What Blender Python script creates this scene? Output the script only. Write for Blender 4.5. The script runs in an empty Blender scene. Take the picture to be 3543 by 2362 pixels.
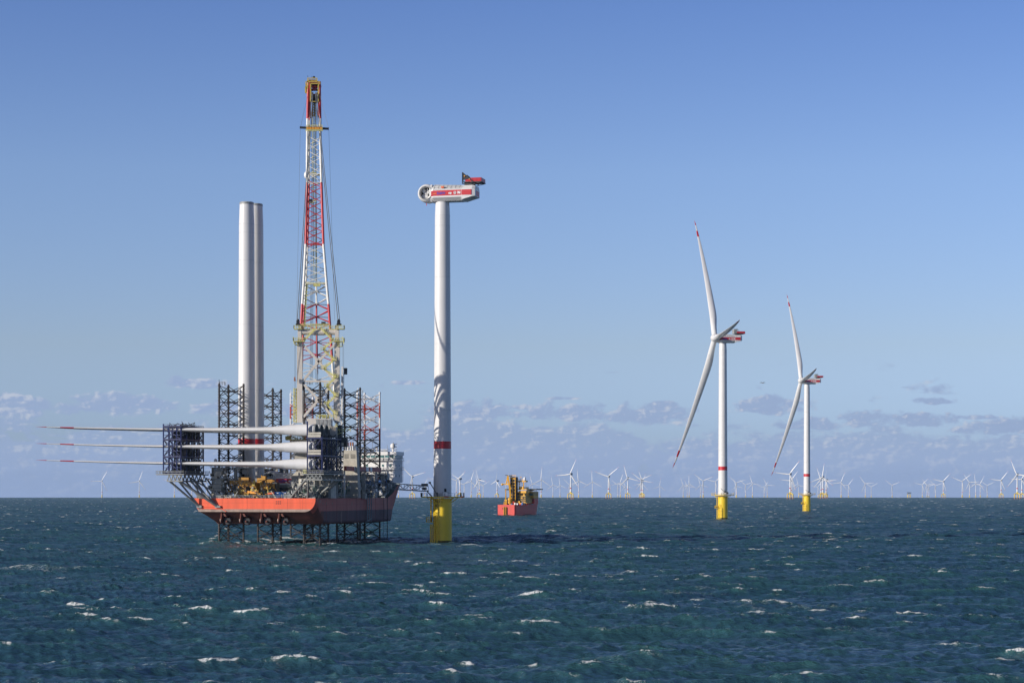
import bpy, math, random
import numpy as np
from mathutils import Vector, Matrix
random.seed(7)
rad = math.radians
SC = bpy.context.scene

# ------------------------------------------------------------------ camera, sky, sun, exposure
F = 6889.0            # focal length in photo pixels (70 mm on a 36 mm sensor)
CH = 19.85            # eye height above the sea, m
YH = 1704.0           # photo row of the true horizontal
CX = 1771.5
RE = 7.43e6           # effective earth radius (with refraction)
cam_d = bpy.data.cameras.new('camera'); cam = bpy.data.objects.new('camera', cam_d)
SC.collection.objects.link(cam)
cam.location = (0, 0, CH); cam.rotation_euler = (rad(90), 0, 0)
cam_d.lens = 70.0; cam_d.sensor_width = 36.0
cam_d.shift_y = (YH - 1181.0) / 3543.0
cam_d.clip_start = 1.0; cam_d.clip_end = 80000.0
SC.camera = cam
SC.render.resolution_x = 1024; SC.render.resolution_y = 682

SUN_AZ = rad(60.5)    # to the left of straight behind the camera
SUN_EL = rad(19.0)
sdir = Vector((-math.sin(SUN_AZ) * math.cos(SUN_EL), -math.cos(SUN_AZ) * math.cos(SUN_EL), math.sin(SUN_EL)))
sun_d = bpy.data.lights.new('sun', 'SUN'); sun = bpy.data.objects.new('sun', sun_d)
SC.collection.objects.link(sun)
sun_d.energy = 4.5; sun_d.angle = rad(0.53); sun_d.color = (1.0, 0.93, 0.84)
sun.rotation_euler = sdir.to_track_quat('Z', 'Y').to_euler()
sun.location = (-300, -100, 300)
SC.view_settings.view_transform = 'Standard'; SC.view_settings.look = 'None'
SC.view_settings.gamma = 1.0; SC.view_settings.use_curve_mapping = False
SC.view_settings.exposure = 0.0

W = bpy.data.worlds.new('World'); SC.world = W; W.use_nodes = True
nt = W.node_tree; nt.nodes.clear()
def N(t, **kw):
    n = nt.nodes.new(t)
    for k, v in kw.items():
        if k.startswith('i_'):
            n.inputs[int(k[2:])].default_value = v
        else: setattr(n, k, v)
    return n
def L(a, b): nt.links.new(a, b)
def M2(op, a, b=None, c=None, clamp=False):
    n = nt.nodes.new('ShaderNodeMath'); n.operation = op; n.use_clamp = clamp
    for i, v in enumerate((a, b, c)):
        if v is None: continue
        if isinstance(v, (int, float)): n.inputs[i].default_value = v
        else: nt.links.new(v, n.inputs[i])
    return n.outputs[0]
def MIX(f, a, b, bt='MIX'):
    n = nt.nodes.new('ShaderNodeMix'); n.data_type = 'RGBA'; n.blend_type = bt
    for s, v in ((n.inputs[0], f), (n.inputs[6], a), (n.inputs[7], b)):
        if isinstance(v, (int, float)): s.default_value = v
        elif isinstance(v, tuple): s.default_value = v
        else: nt.links.new(v, s)
    return n.outputs[2]
def NOISE(vec, scale, detail=4.0, rough=0.55, dist=0.0):
    n = nt.nodes.new('ShaderNodeTexNoise'); n.inputs['Scale'].default_value = scale
    n.inputs['Detail'].default_value = detail; n.inputs['Roughness'].default_value = rough
    n.inputs['Distortion'].default_value = dist
    nt.links.new(vec, n.inputs['Vector']); return n.outputs['Fac']
def SMOOTH(x, a, b):
    n = nt.nodes.new('ShaderNodeMapRange'); n.interpolation_type = 'SMOOTHSTEP'
    nt.links.new(x, n.inputs[0]); n.inputs[1].default_value = a; n.inputs[2].default_value = b
    n.inputs[3].default_value = 0.0; n.inputs[4].default_value = 1.0
    return n.outputs[0]
def VEC(x, y, z=0.0):
    n = nt.nodes.new('ShaderNodeCombineXYZ')
    for i, v in enumerate((x, y, z)):
        if isinstance(v, (int, float)): n.inputs[i].default_value = v
        else: nt.links.new(v, n.inputs[i])
    return n.outputs[0]

out = N('ShaderNodeOutputWorld'); bg = N('ShaderNodeBackground')
sky = N('ShaderNodeTexSky'); sky.sky_type = 'NISHITA'; sky.sun_disc = False
sky.sun_elevation = SUN_EL
sky.sun_rotation = math.atan2(sdir.x, sdir.y)
sky.altitude = 20.0; sky.air_density = 1.0; sky.dust_density = 0.7; sky.ozone_density = 2.5
SKY_STR = 0.115
bg.inputs[1].default_value = SKY_STR
geo = N('ShaderNodeTexCoord')
sp = N('ShaderNodeSeparateXYZ'); L(geo.outputs['Generated'], sp.inputs[0])
az = M2('MULTIPLY', M2('ARCTAN2', sp.outputs[0], sp.outputs[1]), 57.2958)      # degrees right of +Y
el = M2('MULTIPLY', M2('ARCSINE', sp.outputs[2]), 57.2958)                     # degrees above horizontal
# cloud deck low over the horizon: stretched noise with denser low part, thinning out above 3.4 degrees
cv = VEC(az, M2('MULTIPLY', el, 2.6), 3.1)
big = NOISE(cv, 0.33, 6.0, 0.58, 0.25)
fine = NOISE(cv, 1.15, 6.0, 0.62, 0.4)
dens = M2('ADD', M2('MULTIPLY', big, 0.66), M2('MULTIPLY', fine, 0.34))
edge = NOISE(cv, 1.5, 6.0, 0.62, 0.5)
# placed cumulus (azimuth, elevation, half width, half height) in degrees
CL = [(-9.1, 3.08, .95, .20), (-11.2, 2.42, 1.6, .40), (-14.2, 2.35, 1.3, .40), (-8.1, 2.35, 1.0, .30), (-5.6, 2.4, 1.2, .4),
      (7.45, 2.42, 1.05, .33), (12.0, 2.55, .62, .13), (11.0, 2.0, 1.9, .30), (1.75, 2.25, 1.3, .34), (3.9, 2.15, 1.3, .38),
      (-1.2, 2.25, 1.4, .40), (.25, 2.45, .35, .12), (1.5, 2.7, .5, .06), (4.3, 2.5, .45, .14), (14.0, 1.8, 1.4, .32),
      (-3.0, 3.15, .5, .08), (8.6, 1.9, .9, .22), (13.2, 2.1, .8, .10), (2.9, 3.45, .28, .04)]
blob = None
for (a, e, w, h) in CL:
    dx = M2('MULTIPLY', M2('SUBTRACT', az, a), 1.0 / w)
    de = M2('SUBTRACT', el, e)
    dy = M2('MAXIMUM', M2('MULTIPLY', de, 1.0 / h), M2('MULTIPLY', de, -1.7 / h))      # flat bases, rounded tops
    r2 = M2('ADD', M2('MULTIPLY', dx, dx), M2('MULTIPLY', dy, dy))
    b = M2('SUBTRACT', 1.0, r2)
    blob = b if blob is None else M2('MAXIMUM', blob, b)
blob = M2('MAXIMUM', blob, -1.6)
puff = NOISE(VEC(az, M2('MULTIPLY', el, 1.7), 7.7), 1.9, 7.0, 0.58, 0.2)
puff2 = NOISE(VEC(M2('SUBTRACT', az, 0.10), M2('MULTIPLY', M2('ADD', el, 0.055), 1.7), 7.7), 1.9, 7.0, 0.58, 0.2)
bm = SMOOTH(M2('ADD', blob, M2('MULTIPLY', M2('SUBTRACT', puff, 0.5), 4.6)), -0.35, 0.55)
lowfac = SMOOTH(el, 2.45, 0.8)
band = SMOOTH(M2('ADD', dens, M2('MULTIPLY', lowfac, 0.27)), 0.565, 0.645)
cmask = M2('MAXIMUM', bm, M2('MULTIPLY', band, 0.9), clamp=True)
cut = SMOOTH(el, 3.9, 3.3)
cmask = M2('MULTIPLY', cmask, cut); cmask = M2('MAXIMUM', cmask, SMOOTH(el, 0.7, -0.1))
# lit cream tops against lilac undersides: brighter where the cloud thins towards the sun
lit = M2('ADD', M2('MULTIPLY', M2('SUBTRACT', puff, puff2), 1.6), M2('SUBTRACT', big, NOISE(VEC(M2('SUBTRACT', az, 0.3), M2('MULTIPLY', M2('ADD', el, 0.18), 2.6), 3.1), 0.33, 6.0, 0.58, 0.25)))
litf = SMOOTH(lit, 0.0, 0.30)
cc = MIX(litf, (2.75, 3.58, 5.4, 1), (4.55, 5.0, 6.05, 1))
cc = MIX(M2('MULTIPLY', SMOOTH(el, 1.9, 0.1), 0.72), cc, (3.1, 4.05, 6.6, 1))
cr = nt.nodes.new('ShaderNodeValToRGB'); L(M2('MULTIPLY', el, 1 / 18.0, clamp=True), cr.inputs[0])
for i, (e_, c_) in enumerate(((0, (.80, 1.04, 2.0)), (1.7, (.74, .92, 1.62)), (4.2, (.875, .90, 1.22)), (9.1, (.90, .93, 1.23)), (13.8, (.69, .78, 1.17)), (18, (.60, .70, 1.12)))):
    e = cr.color_ramp.elements[i] if i < 2 else cr.color_ramp.elements.new(e_ / 18.0)
    e.position = e_ / 18.0; e.color = c_ + (1,)
tint = MIX(1.0, sky.outputs[0], cr.outputs[0], 'MULTIPLY')
dk = M2('SUBTRACT', 1.0, M2('MULTIPLY', SMOOTH(el, 14.0, 42.0), 0.78))     # deeper overhead like a clear sky, dimmed further to cut fill on shaded sides
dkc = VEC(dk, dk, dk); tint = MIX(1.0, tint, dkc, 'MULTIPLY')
op = M2('MULTIPLY', cmask, M2('ADD', 0.70, M2('MULTIPLY', edge, 0.4)), clamp=True)
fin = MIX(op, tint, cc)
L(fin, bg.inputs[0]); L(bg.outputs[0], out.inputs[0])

# ------------------------------------------------------------------ materials
def mat(name, col, rough=0.5, metal=0.0, var=0.10, scale=0.6, bump=0.0, streak=0.0, grime=None):
    global nt
    m = bpy.data.materials.new(name); m.use_nodes = True; keep = nt; nt = m.node_tree
    p = nt.nodes['Principled BSDF']
    tc = nt.nodes.new('ShaderNodeTexCoord').outputs['Object']
    n = NOISE(tc, scale, 5.0, 0.6)
    if streak:
        mp = nt.nodes.new('ShaderNodeMapping'); mp.inputs['Scale'].default_value = (1.0, 1.0, 0.08)
        nt.links.new(tc, mp.inputs[0])
        s = NOISE(mp.outputs[0], scale * 4, 4.0, 0.6)
        n = M2('ADD', M2('MULTIPLY', n, 1 - streak), M2('MULTIPLY', s, streak))
    d = tuple(c * (1 - var * 1.6) for c in col) + (1,)
    l = tuple(min(1, c * (1 + var)) for c in col) + (1,)
    c = MIX(SMOOTH(n, 0.32, 0.68), d, l)
    if grime:
        g = SMOOTH(NOISE(tc, scale * 2.7, 6.0, 0.7), 0.56, 0.72)
        c = MIX(M2('MULTIPLY', g, 0.55), c, grime + (1,))
    nt.links.new(c, p.inputs['Base Color'])
    p.inputs['Roughness'].default_value = rough; p.inputs['Metallic'].default_value = metal
    if bump:
        b = nt.nodes.new('ShaderNodeBump'); b.inputs['Strength'].default_value = bump; b.inputs['Distance'].default_value = 0.05
        nt.links.new(NOISE(tc, scale * 8, 3.0), b.inputs['Height']); nt.links.new(b.outputs[0], p.inputs['Normal'])
    nt = keep
    return m
mWHITE = mat('tower_white', (0.68, 0.67, 0.65), 0.38, var=0.025, scale=0.12, streak=0.3)
mBLADE = mat('blade_white', (0.72, 0.71, 0.69), 0.33, var=0.02, scale=0.1)
mRED = mat('signal_red', (0.55, 0.022, 0.03), 0.4, var=0.06)
mFARW = mat('far_white', (0.74, 0.74, 0.74), 0.5, var=0.02)
mYEL = mat('foundation_yellow', (0.82, 0.57, 0.025), 0.45, var=0.05, scale=0.25, streak=0.4)
mGROWTH = mat('marine_growth', (0.10, 0.09, 0.03), 0.9, var=0.3, scale=1.2)
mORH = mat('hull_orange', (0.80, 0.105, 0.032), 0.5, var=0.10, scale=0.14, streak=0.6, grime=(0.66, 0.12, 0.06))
mORS = mat('hull_side_shaded', (0.42, 0.085, 0.06), 0.55, var=0.10, scale=0.15, streak=0.55, grime=(0.30, 0.14, 0.12))  # hull orange darkened to red, the side's shade put into the colour
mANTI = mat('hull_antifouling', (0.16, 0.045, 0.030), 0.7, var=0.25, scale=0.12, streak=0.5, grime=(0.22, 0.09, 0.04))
mANTIS = mat('side_antifouling_shaded', (0.105, 0.050, 0.058), 0.7, var=0.22, scale=0.15, streak=0.6, grime=(0.15, 0.07, 0.06))  # antifouling turned darker and bluish, the side's shade put into it
mMUST = mat('head_mustard', (0.50, 0.38, 0.07), 0.5, var=0.15, grime=(0.3, 0.2, 0.05))
mBOOT = mat('hull_band_grey', (0.34, 0.25, 0.20), 0.65, var=0.22, scale=0.4, streak=0.3, grime=(0.45, 0.22, 0.14))
mLEG = mat('leg_dark_steel', (0.036, 0.029, 0.026), 0.6, var=0.25, scale=0.7, grime=(0.08, 0.045, 0.03))
mLEGW = mat('leg_white', (0.72, 0.71, 0.70), 0.5, var=0.05)
mLEGR = mat('leg_red', (0.42, 0.06, 0.035), 0.5, var=0.12)
mRACK = mat('rack_blue', (0.014, 0.022, 0.095), 0.45, var=0.2)
mRACKD = mat('rack_dark', (0.009, 0.012, 0.024), 0.6, var=0.3)
mSUP = mat('support_grey', (0.23, 0.24, 0.23), 0.5, var=0.15, grime=(0.14, 0.11, 0.08))
mBEIGE = mat('crane_cream', (0.60, 0.55, 0.48), 0.45, var=0.05, scale=0.4, streak=0.4)
mBWHITE = mat('boom_white', (0.74, 0.72, 0.66), 0.45, var=0.05)
mBRED = mat('boom_red', (0.52, 0.030, 0.035), 0.4, var=0.08)
mLIME = mat('walkway_yellow', (0.62, 0.58, 0.20), 0.5, var=0.12)
mORY = mat('tool_yellow', (0.46, 0.22, 0.015), 0.45, var=0.15, grime=(0.20, 0.10, 0.03))  # yellow lowered in colour for the shadow the racks throw
mGREY = mat('machinery_grey', (0.30, 0.31, 0.30), 0.5, var=0.2, scale=1.0, grime=(0.13, 0.11, 0.09))
mHOUSE = mat('jackhouse_stone', (0.50, 0.47, 0.40), 0.6, var=0.12, scale=0.8, streak=0.4, grime=(0.25, 0.2, 0.14))
mDKGREY = mat('dark_machinery', (0.055, 0.06, 0.06), 0.6, var=0.3, scale=1.5)
mGREEN = mat('deck_green', (0.06, 0.13, 0.10), 0.6, var=0.2)
mGANG = mat('gangway_grey', (0.20, 0.25, 0.27), 0.5, var=0.1)
mACC = mat('superstructure_white', (0.78, 0.77, 0.75), 0.4, var=0.03, scale=0.4, streak=0.4)
mGLASS = mat('bridge_glass', (0.09, 0.20, 0.20), 0.12, var=0.1)  # green tint, lightened to carry reflected sky
mBLACK = mat('black_steel', (0.012, 0.013, 0.016), 0.5, var=0.2)
mROPE = mat('wire_rope', (0.11, 0.12, 0.125), 0.45, var=0.1)
mBLUE = mat('container_blue', (0.025, 0.12, 0.36), 0.45, var=0.1)
mORG = mat('rescue_orange', (0.75, 0.16, 0.06), 0.45, var=0.05)
mLOGOB = mat('lettering_blue', (0.07, 0.06, 0.42), 0.4, var=0.02)
mLOGOW = mat('lettering_white', (0.80, 0.80, 0.80), 0.4, var=0.02)
mLOGOY = mat('lettering_orange', (0.85, 0.36, 0.04), 0.4, var=0.02)
mTEXT = mat('marking_black', (0.035, 0.025, 0.015), 0.6, var=0.05)
mOSVR = mat('support_hull_red', (0.66, 0.060, 0.040), 0.45, var=0.07, scale=0.2, streak=0.4)
mOSVY = mat('support_yellow', (0.78, 0.40, 0.02), 0.45, var=0.08)
mOSVB = mat('support_yellow_shaded', (0.50, 0.29, 0.03), 0.5, var=0.2)  # superstructure yellow with its shaded look put into the colour
mTAN = mat('tent_beige', (0.46, 0.43, 0.36), 0.7, var=0.08)
mRUST = mat('exhaust_rust', (0.36, 0.14, 0.07), 0.7, var=0.15)
mFARG = mat('far_grey', (0.16, 0.20, 0.26), 0.6, var=0.1)
mSTAIN = mat('stain_dark', (0.30, 0.05, 0.035), 0.7, var=0.2)

# ------------------------------------------------------------------ mesh helpers
class MB:
    def __init__(s): s.v = []; s.f = []; s.m = []; s.sm = []
    def add(s, vs, fs, mi=0, sm=False):
        o = len(s.v); s.v += [tuple(v) for v in vs]
        for f in fs: s.f.append(tuple(i + o for i in f)); s.m.append(mi); s.sm.append(sm)
    def box(s, c, d, mi=0, R=None):
        R = R or Matrix.Identity(3); c = Vector(c)
        vs = [c + R @ Vector((x * d[0] / 2, y * d[1] / 2, z * d[2] / 2)) for x in (-1, 1) for y in (-1, 1) for z in (-1, 1)]
        s.add(vs, [(0, 1, 3, 2), (4, 6, 7, 5), (0, 4, 5, 1), (2, 3, 7, 6), (0, 2, 6, 4), (1, 5, 7, 3)], mi)
    def beam(s, p, q, w, h=None, mi=0):
        p = Vector(p); q = Vector(q); d = q - p; h = h or w
        if d.length < 1e-6: return
        s.box((p + q) / 2, (w, h, d.length), mi, frame(d))
    def tube(s, p, q, r, r2=None, n=8, mi=0, cap=True):
        p = Vector(p); q = Vector(q); d = q - p; R = frame(d); r2 = r if r2 is None else r2
        a = [p + R @ Vector((r * math.cos(2 * math.pi * i / n), r * math.sin(2 * math.pi * i / n), 0)) for i in range(n)]
        b = [q + R @ Vector((r2 * math.cos(2 * math.pi * i / n), r2 * math.sin(2 * math.pi * i / n), 0)) for i in range(n)]
        s.add(a + b, [(i, (i + 1) % n, n + (i + 1) % n, n + i) for i in range(n)], mi, n > 5)
        if cap:
            s.add(a, [tuple(range(n - 1, -1, -1))], mi); s.add(b, [tuple(range(n))], mi)
    def lathe(s, base, prof, n=32, mi=0, axis=None, cap=True):      # prof: (radius, height[, material])
        base = Vector(base); R = frame(axis) if axis is not None else Matrix.Identity(3)
        rings = []
        for p in prof:
            rings.append([base + R @ Vector((p[0] * math.cos(2 * math.pi * i / n), p[0] * math.sin(2 * math.pi * i / n), p[1])) for i in range(n)])
        for k in range(len(rings) - 1):
            m = prof[k][2] if len(prof[k]) > 2 else mi
            s.add(rings[k] + rings[k + 1], [(i, (i + 1) % n, n + (i + 1) % n, n + i) for i in range(n)], m, True)
        if cap:
            s.add(rings[0], [tuple(range(n - 1, -1, -1))], prof[0][2] if len(prof[0]) > 2 else mi)
            s.add(rings[-1], [tuple(range(n))], prof[-1][2] if len(prof[-1]) > 2 else mi)
    def ball(s, c, r, n=12, mi=0, sz=1.0):
        pr = [(max(1e-3, r * math.sin(math.pi * k / 8)), -r * sz * math.cos(math.pi * k / 8)) for k in range(9)]
        s.lathe(c, pr, n, mi, cap=False)
    def loft(s, secs, mi=0, caps=True, sm=True, mis=None):
        n = len(secs[0])
        for k in range(len(secs) - 1):
            s.add(list(secs[k]) + list(secs[k + 1]), [(i, (i + 1) % n, n + (i + 1) % n, n + i) for i in range(n)], mis[k] if mis else mi, sm)
        if caps:
            s.add(secs[0], [tuple(range(n - 1, -1, -1))], mis[0] if mis else mi)
            s.add(secs[-1], [tuple(range(n))], mis[-1] if mis else mi)
    def prism(s, poly, off, mi=0):          # poly: list of world points, off: extrusion vector
        off = Vector(off); a = [Vector(p) for p in poly]; b = [p + off for p in a]; n = len(a)
        s.add(a + b, [(i, (i + 1) % n, n + (i + 1) % n, n + i) for i in range(n)] + [tuple(range(n - 1, -1, -1)), tuple(range(n, 2 * n))], mi)
    def rail(s, pts, h=1.1, r=0.05, post=2.0, mi=0, closed=False):
        pts = [Vector(p) for p in pts]
        if closed: pts.append(pts[0])
        for a, b in zip(pts, pts[1:]):
            L_ = (b - a).length; k = max(1, int(L_ / post))
            for z in (h, h * 0.55): s.beam(a + Vector((0, 0, z)), b + Vector((0, 0, z)), r * 2, mi=mi)
            for i in range(k + 1):
                p = a.lerp(b, i / k); s.beam(p, p + Vector((0, 0, h)), r * 2, mi=mi)
    def build(s, name, mats, parent=None, world=None):
        me = bpy.data.meshes.new(name)
        ob = bpy.data.objects.new(name, me); SC.collection.objects.link(ob)
        if not isinstance(mats, (list, tuple)): mats = [mats]
        wm = world
        if wm is None: wm = WM[parent] if parent is not None else Matrix.Identity(4)
        inv = wm.inverted()
        vs = [inv @ Vector(v) for v in s.v]
        me.from_pydata([tuple(v) for v in vs], [], s.f)
        for m in mats: me.materials.append(m)
        me.polygons.foreach_set('material_index', s.m); me.polygons.foreach_set('use_smooth', s.sm)
        me.update()
        WM[ob] = wm
        if parent is not None:
            ob.parent = parent; ob.matrix_basis = WM[parent].inverted() @ wm
        else: ob.matrix_basis = wm
        return ob
WM = {}
def frame(d):
    d = Vector(d).normalized()
    u = Vector((0, 0, 1)) if abs(d.z) < 0.98 else Vector((0, 1, 0))
    x = u.cross(d).normalized(); y = d.cross(x)
    return Matrix((x, y, d)).transposed()
def tag(o, label=None, cat=None, group=None, kind=None):
    if label: o['label'] = label
    if cat: o['category'] = cat
    if group: o['group'] = group
    if kind: o['kind'] = kind
    return o
def thing(name, label, cat, loc, rotz=0.0, group=None):
    o = bpy.data.objects.new(name, None); SC.collection.objects.link(o)
    m = Matrix.Translation(Vector(loc)) @ Matrix.Rotation(rotz, 4, 'Z')
    o.matrix_basis = m; WM[o] = m; o.empty_display_size = 1.0
    return tag(o, label, cat, group)
def copy_tree(o, parent=None):
    c = o.copy(); SC.collection.objects.link(c); WM[c] = WM[o].copy()
    if parent is not None: c.parent = parent
    for ch in [x for x in KIDS.get(o, [])]:
        KIDS.setdefault(c, []).append(copy_tree(ch, c))
    return c
KIDS = {}
def index_kids():
    KIDS.clear()
    for o in SC.objects:
        if o.parent: KIDS.setdefault(o.parent, []).append(o)
def P(x, y, Y): return Vector(((x - CX) / F * Y, Y, CH + (YH - y) / F * Y))
def text_mesh(name, s, size, origin, xdir, ydir, m, parent, wrap=None, thick=0.03, bold=0.0):
    cu = bpy.data.curves.new('lettering', 'FONT'); cu.body = s; cu.size = size; cu.extrude = thick; cu.offset = bold
    tmp = bpy.data.objects.new('lettering_source', cu); SC.collection.objects.link(tmp)
    dg = bpy.context.evaluated_depsgraph_get(); me = bpy.data.meshes.new_from_object(tmp.evaluated_get(dg))
    bpy.data.objects.remove(tmp); bpy.data.curves.remove(cu)
    x = Vector(xdir).normalized(); y = Vector(ydir).normalized(); z = x.cross(y)
    b = MB(); o = Vector(origin)
    vs = []
    for v in me.vertices:
        if wrap:          # wrap round a vertical cylinder: centre, radius, centre angle
            c, r, a0 = wrap; a = a0 + v.co.x / r
            vs.append(Vector((c[0] + (r + v.co.z) * math.cos(a), c[1] + (r + v.co.z) * math.sin(a), o.z + v.co.y)))
        else: vs.append(o + x * v.co.x + y * v.co.y + z * v.co.z)
    b.add(vs, [tuple(p.vertices) for p in me.polygons])
    bpy.data.meshes.remove(me)
    return b.build(name, m, parent)

# ------------------------------------------------------------------ sea: one sheet following the earth's curve
BASES = [(-108, 764), (-74, 756), (-97, 799), (-65.5, 791), (-87.6, 834), (-60, 826), (159.7, 1508), (307.9, 2078), (-10, 1778), (2, 1800)]
def make_sea():
    rng = np.random.default_rng(11)
    rings = [0.0, 25, 50, 75, 100, 120, 135, 150.0]
    r = 150.0
    while r < 1300: r *= 1.0023; rings.append(r)
    while r < 26000: r *= 1.0038; rings.append(r)
    rings = np.array(rings)
    A = rad(17.0)
    ang = np.concatenate([np.linspace(-math.pi, -A, 90, endpoint=False), np.linspace(-A, A, 1100), np.linspace(A, math.pi, 90, endpoint=False)[1:]])
    nr, na = len(rings), len(ang)
    R_, T_ = np.meshgrid(rings, ang, indexing='ij')
    X = R_ * np.sin(T_); Y = R_ * np.cos(T_)
    cell = np.maximum(np.gradient(rings)[:, None] * np.ones_like(T_), R_ * np.gradient(ang)[None, :])
    # waves
    n = 130
    lam = np.exp(rng.uniform(math.log(1.1), math.log(34), n))
    wide = np.where(lam > 3.5, 27, 46)
    cellx = np.maximum(R_ * np.gradient(ang)[None, :], 0.25)
    th = rng.normal(0, 1, n) * np.radians(wide) + rad(-12)            # crests run mostly across the view; wind from the left
    th = th + rad(28)
    ph = rng.uniform(0, 2 * math.pi, n)
    k = 2 * math.pi / lam
    amp = 0.0088 * lam * np.where(lam > 4.5, (4.5 / lam) ** 0.36, 1.0) * rng.uniform(0.6, 1.2, n)
    lam[:5] = (41, 36, 31, 27, 23); th[:5] = np.radians((-20, 8, -34, -5, 22)); k = 2 * math.pi / lam; amp[:5] = (.17, .15, .14, .13, .11)
    vtot = (0.5 * (amp * k) ** 2).sum(); VR = np.zeros_like(X)
    Z = np.zeros_like(X); DX = np.zeros_like(X); DY = np.zeros_like(X); J = np.zeros_like(X); V = np.full_like(X, 1e-6)
    for i in range(n):
        kx, ky = k[i] * math.sin(th[i]), k[i] * math.cos(th[i])
        w = np.clip((lam[i] / cellx - 2.0) / 2.5, 0, 1); wr = np.clip((lam[i] / cell - 2.5) / 3.0, 0, 1)
        p = kx * X + ky * Y + ph[i]
        c = np.cos(p); sn = np.sin(p)
        Z += w * amp[i] * c; VR += 0.5 * (wr * amp[i] * k[i]) ** 2
        DX -= w * amp[i] * 0.85 * math.sin(th[i]) * sn; DY -= w * amp[i] * 0.85 * math.cos(th[i]) * sn
        if lam[i] > 3.6:
            J += w * amp[i] * k[i] * c; V += 0.5 * (w * amp[i] * k[i]) ** 2
    cr = J / np.sqrt(V)
    cr += 0.15 * np.clip((R_ - 900) / 1500, 0, 1)
    lost = 1 - VR / vtot
    # white water where the waves break against piles and legs
    for bx, by, br in [(-28.1, 779, 6)] + [(S0[0], S0[1], 7) for S0 in BASES]:
        dd = np.hypot(X - bx, Y - by); cr += (3.0 if br < 7 else 1.9) * np.exp(-((dd - br * .4) / br) ** 2)
    Z[-1, :] = 0
    X2 = X + DX; Y2 = Y + DY
    Zc = Z - (X ** 2 + Y ** 2) / (2 * RE)
    co = np.stack([X2, Y2, Zc], -1).reshape(-1, 3).astype(np.float32)
    i0 = (np.arange(nr - 1)[:, None] * na + np.arange(na)[None, :])
    j1 = (np.arange(nr - 1)[:, None] * na + (np.arange(na)[None, :] + 1) % na)
    quads = np.stack([i0, j1, j1 + na, i0 + na], -1).reshape(-1, 4)[:, ::-1]
    me = bpy.data.meshes.new('sea')
    me.vertices.add(len(co)); me.vertices.foreach_set('co', co.ravel())
    nf = len(quads); me.loops.add(nf * 4); me.loops.foreach_set('vertex_index', quads.ravel().astype(np.int32))
    me.polygons.add(nf); me.polygons.foreach_set('loop_start', (np.arange(nf) * 4).astype(np.int32))
    me.polygons.foreach_set('use_smooth', np.ones(nf, dtype=bool))
    me.update(calc_edges=True)
    a2_ = me.attributes.new('unresolved', 'FLOAT', 'POINT'); a2_.data.foreach_set('value', lost.ravel().astype(np.float32))
    at = me.attributes.new('crest', 'FLOAT', 'POINT'); at.data.foreach_set('value', cr.ravel().astype(np.float32))
    ob = bpy.data.objects.new('sea', me); SC.collection.objects.link(ob)
    tag(ob, kind='structure')
    global nt
    m = bpy.data.materials.new('sea_water'); m.use_nodes = True; keep = nt; nt = m.node_tree
    p = nt.nodes['Principled BSDF']
    gp = nt.nodes.new('ShaderNodeNewGeometry').outputs['Position']
    mp = nt.nodes.new('ShaderNodeMapping'); mp.inputs['Scale'].default_value = (1, 1, 0.0); nt.links.new(gp, mp.inputs[0]); pos = mp.outputs[0]
    atn = nt.nodes.new('ShaderNodeAttribute'); atn.attribute_name = 'crest'; crest = atn.outputs['Fac']
    patch = NOISE(pos, 0.017, 3.0, 0.5)
    mpm = nt.nodes.new('ShaderNodeMapping'); mpm.inputs['Scale'].default_value = (0.34, 1.3, 1); mpm.inputs['Rotation'].default_value = (0, 0, rad(8)); nt.links.new(pos, mpm.inputs[0])
    mid = NOISE(mpm.outputs[0], 0.20, 6.0, 0.72, 0.5)
    lace = NOISE(pos, 1.3, 6.0, 0.75, 0.6)
    s = M2('ADD', crest, M2('MULTIPLY', M2('SUBTRACT', patch, 0.5), 4.5))
    s = M2('ADD', s, M2('MULTIPLY', M2('SUBTRACT', mid, 0.5), 4.6))
    core = SMOOTH(s, 2.35, 2.85)
    veil = M2('MULTIPLY', SMOOTH(s, 1.45, 2.8), 0.7)
    foam = M2('MULTIPLY', SMOOTH(M2('ADD', lace, M2('MULTIPLY', core, 0.13)), 0.52, 0.64), M2('MAXIMUM', veil, core), clamp=True)
    mp3 = nt.nodes.new('ShaderNodeMapping'); mp3.inputs['Scale'].default_value = (0.9, 0.5, 1); nt.links.new(pos, mp3.inputs[0])
    fleck = M2('MULTIPLY', SMOOTH(NOISE(mp3.outputs[0], 0.34, 5.0, 0.68, 0.4), 0.70, 0.75), SMOOTH(M2('ADD', crest, M2('MULTIPLY', M2('SUBTRACT', patch, 0.5), 3.0)), 0.2, 1.2))
    mpw = nt.nodes.new('ShaderNodeMapping'); mpw.inputs['Scale'].default_value = (0.5, 1.2, 1); mpw.inputs['Rotation'].default_value = (0, 0, rad(14)); nt.links.new(pos, mpw.inputs[0])
    wide = SMOOTH(M2('ADD', NOISE(mpw.outputs[0], 0.05, 4.0, 0.6, 0.6), M2('MULTIPLY', crest, 0.022)), 0.655, 0.72)
    net = SMOOTH(NOISE(mpw.outputs[0], 1.1, 7.0, 0.8, 1.2), 0.50, 0.62)
    foam = M2('MAXIMUM', foam, M2('MULTIPLY', M2('MULTIPLY', wide, net), 0.6))
    foam = M2('MAXIMUM', foam, M2('MULTIPLY', fleck, SMOOTH(NOISE(pos, 3.0, 4.0, 0.7), 0.36, 0.56)))
    deep = MIX(SMOOTH(NOISE(pos, 0.006, 3.0, 0.5), 0.35, 0.65), (0.022, 0.072, 0.106, 1), (0.028, 0.086, 0.104, 1))
    deep = MIX(SMOOTH(crest, 0.2, 2.4), deep, (0.034, 0.108, 0.112, 1))
    col = MIX(foam, deep, (0.66, 0.68, 0.68, 1))
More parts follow.
